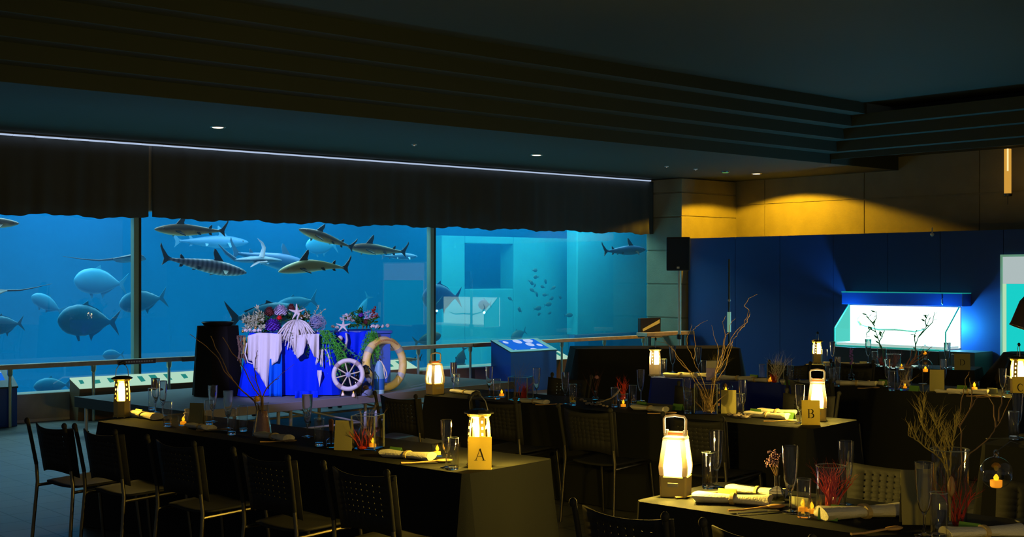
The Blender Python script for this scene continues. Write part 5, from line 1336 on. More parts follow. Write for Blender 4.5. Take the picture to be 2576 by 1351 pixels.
def sign(ch, px, py, w_, h_, rz_, lab, m='kraft', lean=.02, off=(0, 0), loc=None):
    q = loc if loc else P_(px, py); o = thing('table_sign', lab, 'sign', (q[0] + off[0], q[1] + off[1], q[2]), rz_)
    M = Matrix.Rotation(-math.atan2(lean, h_), 4, 'X')
    b = obj('card', MB().prism([(-w_/2, 0), (w_/2, 0), (w_/2, h_), (-w_/2, h_)], -.002, .002, M), M_[m], o, smooth=False, loc=(0, 0, 0))
    l = letter(ch, h_ * .36)
    lb = obj('letter', l, M_['ink'], b, smooth=False); lb.matrix_local = M @ Matrix.Translation((0, -.0021, h_ * .28))
    tag(lb, 'black serif letter ' + ch)
    obj('foot', MB().box(-w_/2, w_/2, -.004, .045, 0, .003), M_[m], o, smooth=False)
    return o

# lanterns -----------------------------------------------------------------------
M_['lanternbody'] = mat('gold_lantern_plastic', (.62, .45, .12), .4, .1, bump=.05)
M_['lanternwhite'] = translucent(mat('white_lantern_plastic', (.85, .8, .66), .4), .35, (1, .85, .6))
M_['lanternbase'] = mat('cream_lantern_base', (.85, .62, .2), .4)
M_['lantube'] = emat('lantern_tube', (1.0, .80, .42), 35)
M_['lanlens'] = mat('frosted_lantern_lens', (.9, .85, .7), .5, emit=(1.0, .78, .38), es=7)
M_['orange'] = mat('orange_plastic', (.8, .22, .05), .5)
M_['lanclear'] = panemat('lantern_clear_lens', (.97, .93, .85), 1.0, 1.4)
def bail(o, w_, z0, z1, hook=True, tilt=0.0, yaw=0.0):
    M = Matrix.Rotation(tilt, 4, 'X') @ Matrix.Rotation(yaw, 4, 'Z')
    pts = [M @ Vector((-w_, 0, 0)), M @ Vector((-w_*.9, 0, (z1-z0)*.5)), M @ Vector((-w_*.35, 0, (z1-z0)*.92)), M @ Vector((w_*.35, 0, (z1-z0)*.92)), M @ Vector((w_*.9, 0, (z1-z0)*.5)), M @ Vector((w_, 0, 0))]
    pts = [p_ + Vector((0, 0, z0)) for p_ in pts]
    h_ = obj('bail', MB().tube(pts, .0028, 6), M_['steel'], o)
    obj('grip', MB().tube([pts[2] + Vector((-.006, 0, -.012)), pts[2], (pts[2]+pts[3])/2 + Vector((0, 0, .006)), pts[3], pts[3] + Vector((.006, 0, -.012))], [.008, .010, .011, .010, .008], 10), M_['blackplastic'], h_)
def lantern_round(px, py, h_, power, lab, rz_=0.0, body='lanternbody', tilt=0.3, yaw=0.0, lens=False, bw=.165):
    """camping lantern with round-cornered base, holed side posts, clear centre and a wide dark cap"""
    o = thing('camping_lantern', lab, 'lantern', P_(px, py), rz_)
    k = h_ / .30; W_ = .058 * k; zb_ = .125 * k; zc = .272 * k
    def oct_(r_, z): return [(r_*math.cos(R(22.5+45*i))/math.cos(R(22.5)), r_*math.sin(R(22.5+45*i))/math.cos(R(22.5)), z) for i in range(8)]
    def octl(prof):
        V_, F_ = [], []
        for r_, z in prof: V_ += oct_(r_, z)
        for a in range(len(prof)-1):
            for i in range(8): j = (i+1) % 8; F_.append((a*8+i, a*8+j, (a+1)*8+j, (a+1)*8+i))
        F_ += [tuple(range(8)), tuple(range((len(prof)-1)*8, len(prof)*8))]
        return MB().add(V_, F_)
    obj('base', octl([(W_*1.05, 0), (W_*1.08, .012*k), (W_*.98, .02*k), (W_, zb_)]), M_[body], o, smooth=False, bev=.003)
    obj('feet_ring', MB().lathe([(W_*.9, 0), (W_*1.12, .0), (W_*1.12, .008*k), (W_*.9, .008*k)], 24), M_['blackplastic'], o)
    # four holed posts
    for i in range(4):
        a = R(45 + 90*i); mb = MB(); n = 5
        rr0, rr1 = W_ * .99, W_ * .78
        pw = .017 * k; zs = [zb_]
        for q in range(4): c = zb_ + (zc - zb_) * (.14 + q * .22); zs += [c - .007*k, c + .007*k]
        zs.append(zc)
        M = Matrix.Rotation(a, 4, 'Z')
        rad = lambda z: rr0 + (rr1 - rr0) * ((z - zb_) / (zc - zb_)) ** 2
        for q in range(len(zs) - 1):
            z0, z1 = zs[q], zs[q+1]; segs = [(-pw, pw)] if q % 2 == 0 else [(-pw, -.0055*k), (.0055*k, pw)]
            for y0, y1 in segs:
                mb.add([(rad(z0)-.003, y0, z0), (rad(z0)+.003, y0, z0), (rad(z0)+.003, y1, z0), (rad(z0)-.003, y1, z0), (rad(z1)-.003, y0, z1), (rad(z1)+.003, y0, z1), (rad(z1)+.003, y1, z1), (rad(z1)-.003, y1, z1)], [(3,2,1,0),(4,5,6,7),(0,1,5,4),(1,2,6,5),(2,3,7,6),(3,0,4,7)], M)
        obj('post', mb, M_[body], o, smooth=False)
    if lens: obj('lens', MB().lathe([(W_*.86, zb_), (W_*.72, zc), (W_*.70, zc), (W_*.84, zb_), (W_*.86, zb_)], 24), M_['lanlens'], o)
    else: obj('lens', MB().lathe([(W_*.84, zb_), (W_*.70, zc), (W_*.69, zc), (W_*.83, zb_), (W_*.84, zb_)], 24), M_['lanclear'], o)
    for s in (-1, 0, 1): 
        if s == 0 or True: obj('tube', MB().lathe([(0, zb_ + .004), (.009*k, zb_ + .006), (.011*k, zb_ + .05*k), (.011*k, zc - .04*k), (.006*k, zc - .02*k), (0, zc - .018*k)], 14, Matrix.Translation((s*.013*k, .0, 0))), M_['lantube'], o)
    obj('reflector', octl([(W_*.66, zc - .012*k), (W_*.98, zc), (W_*1.05, zc + .012*k)]), M_[body], o, smooth=False)
    obj('cap', octl([(W_*1.25, zc + .012*k), (W_*1.28, zc + .02*k), (W_*.7, zc + .034*k), (W_*.2, zc + .036*k)]), M_['blackplastic'], o, smooth=False, bev=.002)
    bail(o, W_ * .85, zc + .026*k, zc + .135*k, True, tilt, yaw)
    for q in range(4):
        l = light('POINT', 'lantern_or_fill_light', (W_ * .82 * math.cos(q * PI/2), W_ * .82 * math.sin(q * PI/2), (zb_ + zc) / 2 + .01), power / 4, WARM, .010 * k); l.parent = o
    return o
def lantern_square(px, py, h_, power, lab, rz_=0.0, glow=1.0, hgt=.09):
    """square camping lantern with tapering lit cage, orange bar and a rectangular hinged handle"""
    o = thing('camping_lantern', lab, 'lantern', P_(px, py), rz_); k = h_ / .30
    W_ = .066 * k; zb_ = .105 * k; zc = .272 * k
    obj('base', MB().frustum(W_*.96, W_*.96, W_, W_, .0, zb_), M_['lanternbase'], o, smooth=False, bev=.008)
    obj('foot', MB().frustum(W_*.9, W_*.9, W_*.92, W_*.92, -.0, .006), M_['blackplastic'], o, smooth=False)
    obj('base_seal', MB().box(-.026*k, .026*k, -W_ - .002, -W_ + .004, .052*k, .072*k), M_['lanternwhite'], o, smooth=False, bev=.003)
    for sx in (-1, 1):
        for sy in (-1, 1):
            w2 = .012 * k; a0, a1 = W_ - w2, W_ * .80 - w2
            V_ = []
            for z, c in ((zb_, a0), (zb_ + .04*k, a0 + .003), (zc, a1)):
                V_ += [(sx*c - w2, sy*c - w2, z), (sx*c + w2, sy*c - w2, z), (sx*c + w2, sy*c + w2, z), (sx*c - w2, sy*c + w2, z)]
            obj('post', MB().add(V_, [(3,2,1,0),(0,1,5,4),(1,2,6,5),(2,3,7,6),(3,0,4,7),(4,5,9,8),(5,6,10,9),(6,7,11,10),(7,4,8,11),(8,9,10,11)]), M_['lanternwhite'], o, smooth=False, bev=.002)
    obj('shade', MB().frustum(W_*.62, W_*.62, W_*.66, W_*.66, zb_ + .0, zc), mat('frosted_shade_%d' % px, (.9, .85, .7), .5, emit=(1.0, .80, .42), es=11 * glow), o, smooth=False, bev=.006)
    obj('top', MB().frustum(W_*.84, W_*.84, W_*.78, W_*.78, zc, zc + .016*k), M_['lanternwhite'], o, smooth=False, bev=.005)
    for u0, u1 in ((-.86, -.56), (.56, .86)): obj('hinge', MB().box(W_*u0, W_*u1, -.012, .012, zc + .0165*k, zc + .045*k), M_['lanternwhite'], o, smooth=False, bev=.002)
    obj('bar', MB().cyl((-W_*.555, 0, zc + .028*k), (W_*.555, 0, zc + .028*k), .011*k), M_['orange'], o)
    r_ = .0065 * k; z0 = zc + .03*k; z1 = z0 + hgt * k
    obj('handle', MB().tube([(-W_*.78, -.016, z0), (-W_*.80, -.016, z1 - .012), (-W_*.68, -.016, z1), (0, -.016, z1 + .006), (W_*.68, -.016, z1), (W_*.80, -.016, z1 - .012), (W_*.78, -.016, z0)], r_, 8), M_['lanternwhite'], o)
    l = light('POINT', 'lantern_or_fill_light', (0, 0, zc + .085*k), power * .012, (1, .8, .4), .02); l.parent = o  # small light added above the lantern top to brighten its handle
    for q, (dx, dy) in enumerate(((0, -1), (1, 0), (-1, 0), (0, 1))):
        l = light('POINT', 'lantern_or_fill_light', (dx * W_ * .86, dy * W_ * .86, (zb_ + zc) / 2), power / 4, WARM, .012 * k); l.parent = o
    return o
def mark(px, py, y_mid, half): pass
lantern_round(1205, 1174, .300, 62, 'gold camping lantern with holed posts behind sign A', R(-25), yaw=.2, tilt=.35)
sign('A', 1207, 1182, .124, .172, R(-4), 'yellow-lit card with the letter A leaning on the lantern', lean=.012)
lantern_round(307, 1050, .292, 12, 'gold-topped camping lantern with a black bail handle at the left end of table A', R(10), tilt=-.1, yaw=.5, body='lanternbody')
lantern_square(1700, 1248, .290, 115, 'brightest square white lantern on the front right table', R(-20), 2.2, .080)
lantern_square(2056, 1059, .285, 65, 'lit square white lantern behind sign B', R(-14), 1.8, .072)
sign('B', 2040, 1070, .122, .170, R(-6), 'orange-lit card with the letter B in front of a square lantern', lean=.012)
lantern_square(1094, 992, .275, 4, 'dim square white lantern at the left end of the middle table', R(35), .5, .08)
lantern_round(1648, 946, .285, 32, 'glowing round lantern at the left end of the navy table', R(10), tilt=.2, yaw=1.4, lens=True, body='lanternwhite')
lantern_round(2056, 914, .265, 28, 'glowing lantern at the left end of the farthest table', R(10), tilt=.1, yaw=1.5, lens=True)
lantern_round(2562, 991, .32, 34, 'glowing lantern behind sign C at the right edge', R(0), tilt=.1, yaw=1.4, lens=True)
sign('C', 2568, 999, .125, .170, R(0), 'orange-lit card with the letter C at the right edge', lean=.03)
sign('D', 2421, 931, .165, .175, R(-8), 'dim tan card with the letter D on the farthest table', lean=.012, m='olive')

# ================================================================ vases, branches and place settings
def square_vase(loc, w_, h_, lab, rz_=0.0):
    o = thing('square_glass_vase', lab, 'vase', loc, rz_)
    t = .005; a = w_/2
    mb = MB()
    for s in (-1, 1):
        mb.box(-a, a, s*a - t/2, s*a + t/2, .008, h_).box(s*a - t/2, s*a + t/2, -a + t/2, a - t/2, .008, h_)
    obj('walls', mb, M_['thin'], o, smooth=False)
    obj('base', MB().box(-a, a, -a, a, 0, .008), M_['glass'], o, smooth=False)
    for sx in (-1, 1):
        for sy in (-1, 1): obj('corner_edge_glint', MB().box(sx*a - .0035, sx*a + .0035, sy*a - .0035, sy*a + .0035, .008, h_), M_['glassglint'], o, smooth=False)  # pale bars added so the vase corners show a highlight
    obj('rim', MB().box(-a-t/2, a+t/2, -a-t/2, -a+t/2, h_, h_+.003).box(-a-t/2, a+t/2, a-t/2, a+t/2, h_, h_+.003).box(-a-t/2, -a+t/2, -a, a, h_, h_+.003).box(a-t/2, a+t/2, -a, a, h_, h_+.003), M_['glassglint'], o, smooth=False)
    return o
def cyl_vase(loc, r_, h_, lab, rz_=0.0, r1=None, m='thin', name='cylinder_vase'):
    o = thing(name, lab, 'vase', loc, rz_); r1 = r1 or r_
    obj('wall', MB().lathe([(r_*.96, .010), (r_*.97, .012), (r1*.97, h_ - .002), (r1, h_), (r1*1.02, h_ - .002), (r_*1.0, 0), (r_*.96, .010)], 32), M_[m], o)
    obj('base', MB().lathe([(0, .0), (r_*.94, 0), (r_*.94, .011), (0, .011)], 32), M_['glass'], o)
    obj('rim', MB().torus(r1, .0022, 40, 6, Matrix.Translation((0, 0, h_ + .001))), M_['glassglint'], o)
    return o
def bottle_vase(px, py, h_, lab, m='glass'):
    o = thing('bud_vase', lab, 'vase', P_(px, py)); r_ = h_ * .30
    obj('bottle', MB().lathe([(0, .004), (r_*.9, .004), (r_*.92, h_*.4), (r_*.3, h_*.58), (r_*.28, h_*.9), (r_*.42, h_), (r_*.46, h_), (r_*.34, h_*.88), (r_*.36, h_*.58), (r_, h_*.42), (r_, .0), (0, 0)], 22), M_[m], o)
    obj('water', MB().lathe([(0, .0045), (r_*.88, .0045), (r_*.88, h_*.24), (0, h_*.24)], 20), mat('green_water', (.35, .4, .12), .1, trans=.6) if 'green_water' not in bpy.data.materials else bpy.data.materials['green_water'], o)
    return o
def branch(mb, p, d, L, r_, rnd, depth, kink=.25, split=.5, seg=6, curl=None, up=.0):
    p = Vector(p); d = Vector(d).normalized(); pts = [p.copy()]; rad = [r_]
    for i in range(seg):
        d = (d + Vector((rnd.uniform(-kink, kink), rnd.uniform(-kink, kink) * .6, rnd.uniform(-kink, kink) * .5 + up))).normalized()
        p = p + d * L / seg; pts.append(p.copy()); rad.append(r_ * (1 - .75 * (i + 1) / seg))
        if depth > 0 and i > 0 and rnd.random() < split:
            e = (d + Vector((rnd.uniform(-.8, .8), rnd.uniform(-.5, .5), rnd.uniform(.0, .5)))).normalized()
            branch(mb, p, e, L * rnd.uniform(.35, .6), rad[-1] * .7, rnd, depth - 1, kink, split, seg, None, up)
    mb.tube(pts, rad, 6)
def poly_branch(mb, loc, pix, Y, r0, r1, tw_=.004, seed=0):
    """a twig through given picture points, standing at depth Y"""
    rnd = random.Random(seed); pts = []
    for q, (px, py) in enumerate(pix):
        yy = Y + .05 * math.sin(q * 1.3 + seed)
        pts.append(Vector(((px - 1288)/F*yy - loc[0], yy - loc[1], H - (py - HZ)/F*yy - loc[2])))
    fine = []
    for a, b in zip(pts[:-1], pts[1:]):
        for k in range(4): fine.append(a.lerp(b, k/4) + Vector((rnd.uniform(-tw_, tw_), rnd.uniform(-tw_, tw_), 0)) * (0 if k == 0 else 1))
    fine.append(pts[-1]); n = len(fine)
    mb.tube(fine, [r0 + (r1 - r0) * i / (n - 1) for i in range(n)], 6)
    return fine

# ---- table A
nap(362, 1052, AT, 'thick napkin roll right of the left lantern on table A', 1.35)
green(350, 1046, AT, 'small pale card leaning on the thick napkin roll', 'palecard')
flute(391, 1039, 'leftmost flute of the cluster right of the left lantern'); tumb(383, 1032, 'leftmost tumbler of the glass cluster on table A')
flute(409, 1047, 'flute in the middle of the leftmost glass cluster')
tumb(421, 1073, 'tumbler at the front of the leftmost glass cluster on table A')
tea(461, 1071, 'lit tea light cup between the left glass cluster and the menu card')
o = thing('amber_shell', 'amber-lit crumpled shell piece beside the left tea light on table A', 'shell', P_(472, 1060)); rnd = random.Random(1)
obj('body', MB().lathe([(0, 0), (.02, 0), (.03, .03), (.018, .06), (.024, .085), (0, .09)], 9), M_['shell'], o, smooth=False)
obj('frill', MB().torus(.026, .005, 9, 5, Matrix.Translation((0, 0, .055))), M_['shell'], o, smooth=False)
menu(495, 1072, R(-12), 'olive menu card left of the two tall flutes on table A', .95)
flute(535, 1062, 'flute right of the leftmost menu card on table A'); tumb(526, 1068, 'tumbler standing before the flute next to the leftmost menu card')
flute(574, 1080, 'flute left of the brown branch vase'); tumb(583, 1094, 'tumbler left of the brown branch vase on table A')
tumb(612, 1085, 'dim tumbler right behind the branch vase glass pair')
nap(505, 1080, AT, 'flat napkin roll in front of the first menu card on table A'); fork(548, 1086, AT + .5, 'fork between the flat napkin and the glass pair')
spoon(560, 1084, AT + .9, 'wooden spoon in front of the glass pair left of the branch vase')
# brown branch vase
q = P_(660, 1096); bv = thing('branch_vase', 'brown-filled flared glass vase holding bare branches on table A', 'vase', q)
obj('wall', MB().lathe([(.058, .004), (.062, .008), (.044, .10), (.034, .19), (.040, .212), (.042, .212), (.037, .19), (.048, .10), (.066, 0), (.058, .004)], 26), M_['thin'], bv)
obj('fill', MB().lathe([(0, .006), (.055, .008), (.040, .10), (.030, .16), (0, .16)], 20), mat('brown_fill', (.28, .10, .03), .5, bump=.5, bs=60, var=.5, vscale=20), bv)
obj('yellow_bloom', bloom(MB(), (-.03, -.02, .235), .024, random.Random(3), 40, .4), mat('yellow_petals', (.95, .55, .08), .6), bv, smooth=False)
br = thing('bare_branches', 'long bare brown branches fanning out of the brown vase across the black cover', 'branches', q)
mb = MB(); Yq = q[1]
for k, pl in enumerate([[(655, 1060), (650, 1020), (640, 1008), (612, 985), (565, 935), (548, 900), (520, 872), (477, 840)],
                        [(655, 1060), (640, 1010), (600, 975), (575, 940), (560, 905), (545, 880), (530, 845)],
                        [(656, 1060), (657, 1000), (640, 980), (615, 930), (600, 905), (585, 890), (560, 848)],
                        [(657, 1050), (658, 1000), (645, 960), (640, 930), (642, 905), (648, 882)],
                        [(657, 1050), (660, 1000), (672, 975), (690, 957), (702, 952)], [(690, 957), (715, 935), (740, 916)],
                        [(657, 1000), (650, 980), (632, 955), (618, 925)], [(642, 905), (650, 893)], [(640, 930), (648, 925)], [(644, 945), (651, 940)], [(645, 960), (632, 945)]]):
    thin = k > 4; poly_branch(mb, q, pl, Yq + .01, .0045 if not thin else .0018, .0018 if not thin else .0008, .003, k)
mb.tube([(-.0, 0, .02), (.002, 0, .12), (0, 0, .25)], [.008, .008, .007], 8)
obj('twigs', mb, M_['twig'], br)
nap(690, 1106, AT, 'gold napkin roll in front of the branch vase', 1.15); spoon(725, 1113, AT + .95, 'wooden spoon right of the gold napkin roll')
flute(773, 1100, 'tall flute in front of the stage leg right of the branch vase', 1.05)
tumb(803, 1122, 'tumbler right of the tall flute on table A'); bottle_vase(833, 1126, .10, 'small round bottle vase with a brown stem left of the menu card')
o = thing('brown_stem', 'brown velvety seed stem standing in the small round bottle vase', 'stem', P_(833, 1126)); 
obj('stem', MB().tube([(0, 0, .01), (0, 0, .07), (.002, 0, .10), (0, 0, .15)], [.004, .006, .012, .014], 10), mat('brown_velvet', (.35, .14, .06), .8, bump=.5), o); obj('tip', MB().ball((0, 0, .155), .016, 10, 6), bpy.data.materials['brown_velvet'], o)
menu(866, 1132, R(-14), 'olive and black menu card left of the square vase with the fishbowl', 1.05)
sv = P_(925, 1130)
square_vase(sv, .145, .20, 'wide square glass vase holding a fishbowl, coral and a candle on table A', R(-16))
o = thing('fish_bowl', 'round glass bowl inside the square vase on table A', 'bowl', (sv[0] - .00, sv[1], sv[2] + .01))
obj('bowl', MB().lathe([(0, .004), (.035, .006), (.058, .05), (.052, .10), (.038, .13), (.040, .13), (.054, .10), (.060, .05), (.036, .002), (0, .0)], 26), M_['thin'], o)
obj('sand', MB().lathe([(0, .0045), (.033, .007), (.05, .03), (0, .034)], 20), M_['amber'], o)
o = thing('red_coral', 'orange-red branching coral in the left of the fishbowl vase', 'coral', (sv[0] - .028, sv[1] - .045, sv[2] + .010))
mb = MB(); rnd = random.Random(4)
for k in range(9): branch(mb, (rnd.uniform(-.02, .03), 0, 0), (rnd.uniform(-.7, .7), rnd.uniform(-.4, .4), 1), .11, .004, rnd, 2, .3, .6, 5)
obj('branches', mb, M_['coralred'], o); obj('root', MB().ball((0, 0, .004), (.03, .02, .012), 10, 6), M_['coralred'], o)
o = put('tea', mk_tea, (sv[0] + .035, sv[1] - .045, sv[2] + .01), 'tea light glowing inside the square fishbowl vase', 'candle', G_TE)
for q2, lab in ((.0, 'fine dry twigs standing inside the fishbowl vase'),):
    o = thing('dry_twigs', lab, 'twigs', (sv[0] + .01, sv[1] + .03, sv[2] + .05)); mb = MB(); rnd = random.Random(7)
    for k in range(8): branch(mb, (0, 0, 0), (rnd.uniform(-.6, .6), rnd.uniform(-.2, .2), 1), rnd.uniform(.12, .2), .0015, rnd, 2, .2, .5, 5)
    obj('twigs', mb, M_['willow'], o); obj('knot', MB().ball((0, 0, 0), .006, 8, 6), M_['willow'], o)
green(996, 1146, AT + .1, 'dark green name card lying behind the napkin near lantern A')
nap(1026, 1154, AT + .25, 'yellow-lit napkin roll left of lantern A', 1.25)
spoon(1108, 1165, AT + 1.05, 'yellow-lit wooden spoon before the glasses beside lantern A', 1.3)
fork(1052, 1168, AT + 1.0, 'fork next to the yellow-lit spoon')
tea(1100, 1148, 'tea light cup behind the flute beside lantern A')
flute(1123, 1178, 'flute just left of lantern A'); tumb(1140, 1181, 'tumbler just left of lantern A')

# ---- table B
flute(1141, 986, 'flute right of the dim lantern on the middle table'); tumb(1148, 990, 'tumbler touching the flute beside the dim lantern')
nap(1170, 992, AT, 'napkin roll on the flat plate beside the dim lantern', 1.1)
flute(1231, 1000, 'flute left of the square coral vase in the middle'); tumb(1250, 1004, 'tumbler left of the square coral vase in the middle')
tea(1262, 999, 'glowing tea light left of the square coral vase in the middle'); fork(1212, 1003, AT + .3, 'fork left of the flute in the middle')
s2 = P_(1310, 1007); square_vase(s2, .16, .19, 'square glass vase with dark red coral in the middle of the picture', R(-18))
def coral(loc, m, lab, n=9, h_=.1, seed=1, nm='red_coral', spread=.32, r0=.004):
    o = thing(nm, lab, 'coral', loc); mb = MB(); rnd = random.Random(seed)
    for k in range(n): branch(mb, (rnd.uniform(-.02, .02), rnd.uniform(-.01, .01), 0), (rnd.uniform(-spread, spread), rnd.uniform(-.4, .4), 1), h_, r0, rnd, 2, .28, .6, 5)
    obj('branches', mb, M_[m], o); obj('root', MB().ball((0, 0, .006), (.026, .02, .012), 10, 6), M_[m], o); return o
coral((s2[0] + .02, s2[1], s2[2] + .008), 'coralred', 'dark red coral inside the middle square vase', 16, .11, 2, 'red_coral', .2, .005)
coral((s2[0] - .045, s2[1], s2[2] + .008), 'twig', 'dry brown twigs inside the middle square vase', 6, .24, 3, 'dry_twigs', .25, .002)
flute(1350, 1004, 'flute right of the middle square coral vase'); nap(1345, 1015, AT, 'napkin roll in front of the middle square coral vase', 1.0); spoon(1400, 1020, AT + .9, 'spoon between the coral vase and the next flute')
flute(1422, 1018, 'flute in front of the dark draped counter edge'); tumb(1441, 1020, 'tumbler with moss in front of the dark draped counter')
coral((P_(1441, 1020)[0], P_(1441, 1020)[1], ZT + .026), 'moss', 'ball of moss inside the tumbler', 6, .04, 9, 'moss_ball')
bottle_vase(1498, 1012, .09, 'small vase of dark dried flowers on the middle table')
o = thing('dried_flowers', 'dark dried flowers in the small vase on the middle table', 'flowers', P_(1498, 1012)); mb = MB(); rnd = random.Random(5)
for k in range(7): branch(mb, (0, 0, .03), (rnd.uniform(-.5, .4), rnd.uniform(-.2, .2), 1), rnd.uniform(.12, .2), .002, rnd, 1, .15, .5, 5)
obj('stems', mb, mat('dried_brown', (.12, .04, .04), .8), o); obj('head', bloom(MB(), (.01, 0, .20), .018, rnd, 40, .5), M_['mauve'], o, smooth=False)
rnd = random.Random(21)
for k, (px, py) in enumerate(((1463, 1009), (1472, 1012), (1477, 1019), (1489, 1020), (1499, 1021), (1509, 1020), (1518, 1023), (1527, 1025), (1483, 1016), (1505, 1017))):
    def mkp():
        o = thing('pebble'); obj('stone', MB().ball((0, 0, .009), (.020, .014, .010), 12, 8), M_['pebble'], o); obj('speck', MB().ball((.005, -.012, .012), (.004, .003, .003), 6, 4), M_['shell'], o); return o
    put('pebble', mkp, P_(px, py), 'tan pebble in the loose row between the dried flowers and the red coral', 'pebble', 'tan pebbles on the middle table', rnd.uniform(0, 6), rnd.uniform(.7, 1.3))
o = thing('sea_fan', 'tan dried starfish arm leaning toward the small red coral', 'starfish', P_(1530, 1012))
obj('arm', MB().tube([(-.06, 0, .004), (.02, 0, .03), (.07, 0, .07), (.10, 0, .11)], [.004, .010, .014, .006], 8, .6), M_['pebble'], o); obj('foot', MB().ball((-.05, 0, .006), (.02, .012, .006), 8, 6), M_['pebble'], o)
cv = cyl_vase(P_(1566, 1008), .045, .055, 'low glass dish under the small red coral')
coral((P_(1566, 1008)[0], P_(1566, 1008)[1], ZT + .013), 'coralred', 'small red coral standing up before the dark draped counter', 12, .13, 11)
tumb(1546, 1024, 'tumbler in front of the low coral dish', .9); tea(1568, 1026, 'glowing tea light in front of the small red coral'); tumb(1592, 1023, 'tumbler right of the glowing tea light', 1.0)
bottle_vase(1595, 1016, .07, 'tiny round bottle behind the tumbler right of the tea light')
flute(1612, 1010, 'flute at the right of the pebbled centrepiece')
nap(1635, 1034, AT, 'napkin roll left of the willow branch vase', 1.15); green(1614, 1026, AT, 'green name card behind the napkin left of the willow vase'); spoon(1685, 1042, AT + .9, 'spoon lying before the willow branch vase')
green(1706, 1032, AT, 'green name card just left of the willow vase tumbler')
tumb(1730, 1040, 'tumbler left of the willow branch vase', 1.0); flute(1728, 1036, 'flute behind the tumbler left of the willow vase')
s3 = P_(1778, 1040); square_vase(s3, .165, .22, 'square glass vase holding curly willow branches', R(-14))
wl = thing('willow_branches', 'tall pale curly willow branches in the square vase of table B', 'branches', s3); mb = MB()
for k, pl in enumerate([[(1790, 1040), (1785, 1000), (1795, 950), (1812, 920), (1830, 870), (1850, 835), (1872, 815), (1884, 780), (1872, 770), (1884, 750), (1905, 740)],
                        [(1790, 1030), (1800, 960), (1822, 930), (1838, 880), (1842, 860), (1862, 830), (1858, 825)],
                        [(1788, 1030), (1790, 970), (1800, 940), (1828, 900), (1838, 865), (1843, 862)],
                        [(1788, 1030), (1795, 960), (1815, 900), (1822, 850), (1835, 835), (1838, 815), (1850, 800)],
                        [(1786, 1030), (1800, 930), (1823, 875), (1822, 830), (1817, 810), (1826, 795)],
                        [(1788, 1035), (1780, 990), (1760, 940), (1745, 905), (1728, 870), (1728, 850), (1740, 820), (1738, 815)],
                        [(1745, 905), (1750, 870), (1743, 830), (1760, 815), (1780, 806)],
                        [(1785, 1030), (1770, 980), (1745, 945), (1720, 915), (1700, 890), (1680, 865), (1650, 858)],
                        [(1783, 1030), (1755, 970), (1730, 930), (1705, 905), (1695, 880), (1675, 860), (1665, 852)],
                        [(1785, 1030), (1805, 920), (1808, 880), (1798, 850), (1790, 818)],
                        [(1862, 830), (1880, 810), (1886, 790), (1882, 780)]]):
    poly_branch(mb, s3, pl, s3[1] + .03 * math.sin(k), .0035, .0014, .006, k + 30)
rnd = random.Random(31)
for k in range(26): branch(mb, (rnd.uniform(-.03, .05), rnd.uniform(-.04, .04), .012), (rnd.uniform(-.4, .4), rnd.uniform(-.3, .3), 1), rnd.uniform(.1, .2), .0022, rnd, 1, .4, .3, 6)
obj('branches', mb, M_['willow'], wl); obj('root_knot', MB().ball((.02, 0, .02), (.03, .025, .012), 10, 6), M_['pebble'], wl)
menu(1833, 1040, R(-10), 'olive menu card standing inside the glow right of the willow vase', 1.05)
o = put('tea', mk_tea, P_(1826, 1024), 'tea light behind the menu card right of the willow vase', 'candle', G_TE)
o = thing('hanging_globe', 'round glass globe above the menu card right of the willow vase', 'candle holder', (P_(1826, 1024)[0], P_(1826, 1024)[1], ZT + .09))
obj('globe', MB().ball((0, 0, .055), .055, 22, 14), M_['thin'], o); obj('wax', MB().lathe([(0, .012), (.018, .012), (.018, .03), (0, .03)], 14), M_['wax'], o); obj('flame', MB().lathe([(0, .03), (.009, .036), (.010, .046), (0, .07)], 12), M_['flame'], o)
for a, b, lab in ((1850, 1050, 'tan sea fan lying right of the willow vase'), (1872, 1053, 'tan shell cluster next to the lying sea fan')):
    o = thing('shell_cluster', lab, 'shell', P_(a, b)); mb = MB(); rnd = random.Random(a)
    for k in range(12): mb.tube([(0, 0, .006), (rnd.uniform(-.06, .06), rnd.uniform(-.03, .03), rnd.uniform(.01, .04))], [.009, .002], 6)
    obj('spines', mb, M_['pebble'], o); obj('body', MB().ball((0, 0, .012), (.035, .022, .013), 12, 8), M_['pebble'], o)
tumb(1862, 1048, 'tumbler before the flute right of the menu card on table B'); flute(1869, 1044, 'flute right of the menu card on table B')
nap(1930, 1052, AT + .1, 'napkin roll before sign B', 1.25); nap(1955, 1042, AT + .1, 'napkin roll lying behind the one before sign B', 1.1)
green(1901, 1045, AT, 'dark green name card left of the napkins near sign B'); green(1985, 1054, AT, 'bright green name card right of the napkins near sign B')
spoon(1985, 1062, AT + .9, 'pale spoon left of the flute before sign B', 1.1); fork(1965, 1066, AT + .9, 'fork left of the flute before sign B')
flute(2012, 1066, 'flute just left of sign B', 1.05)

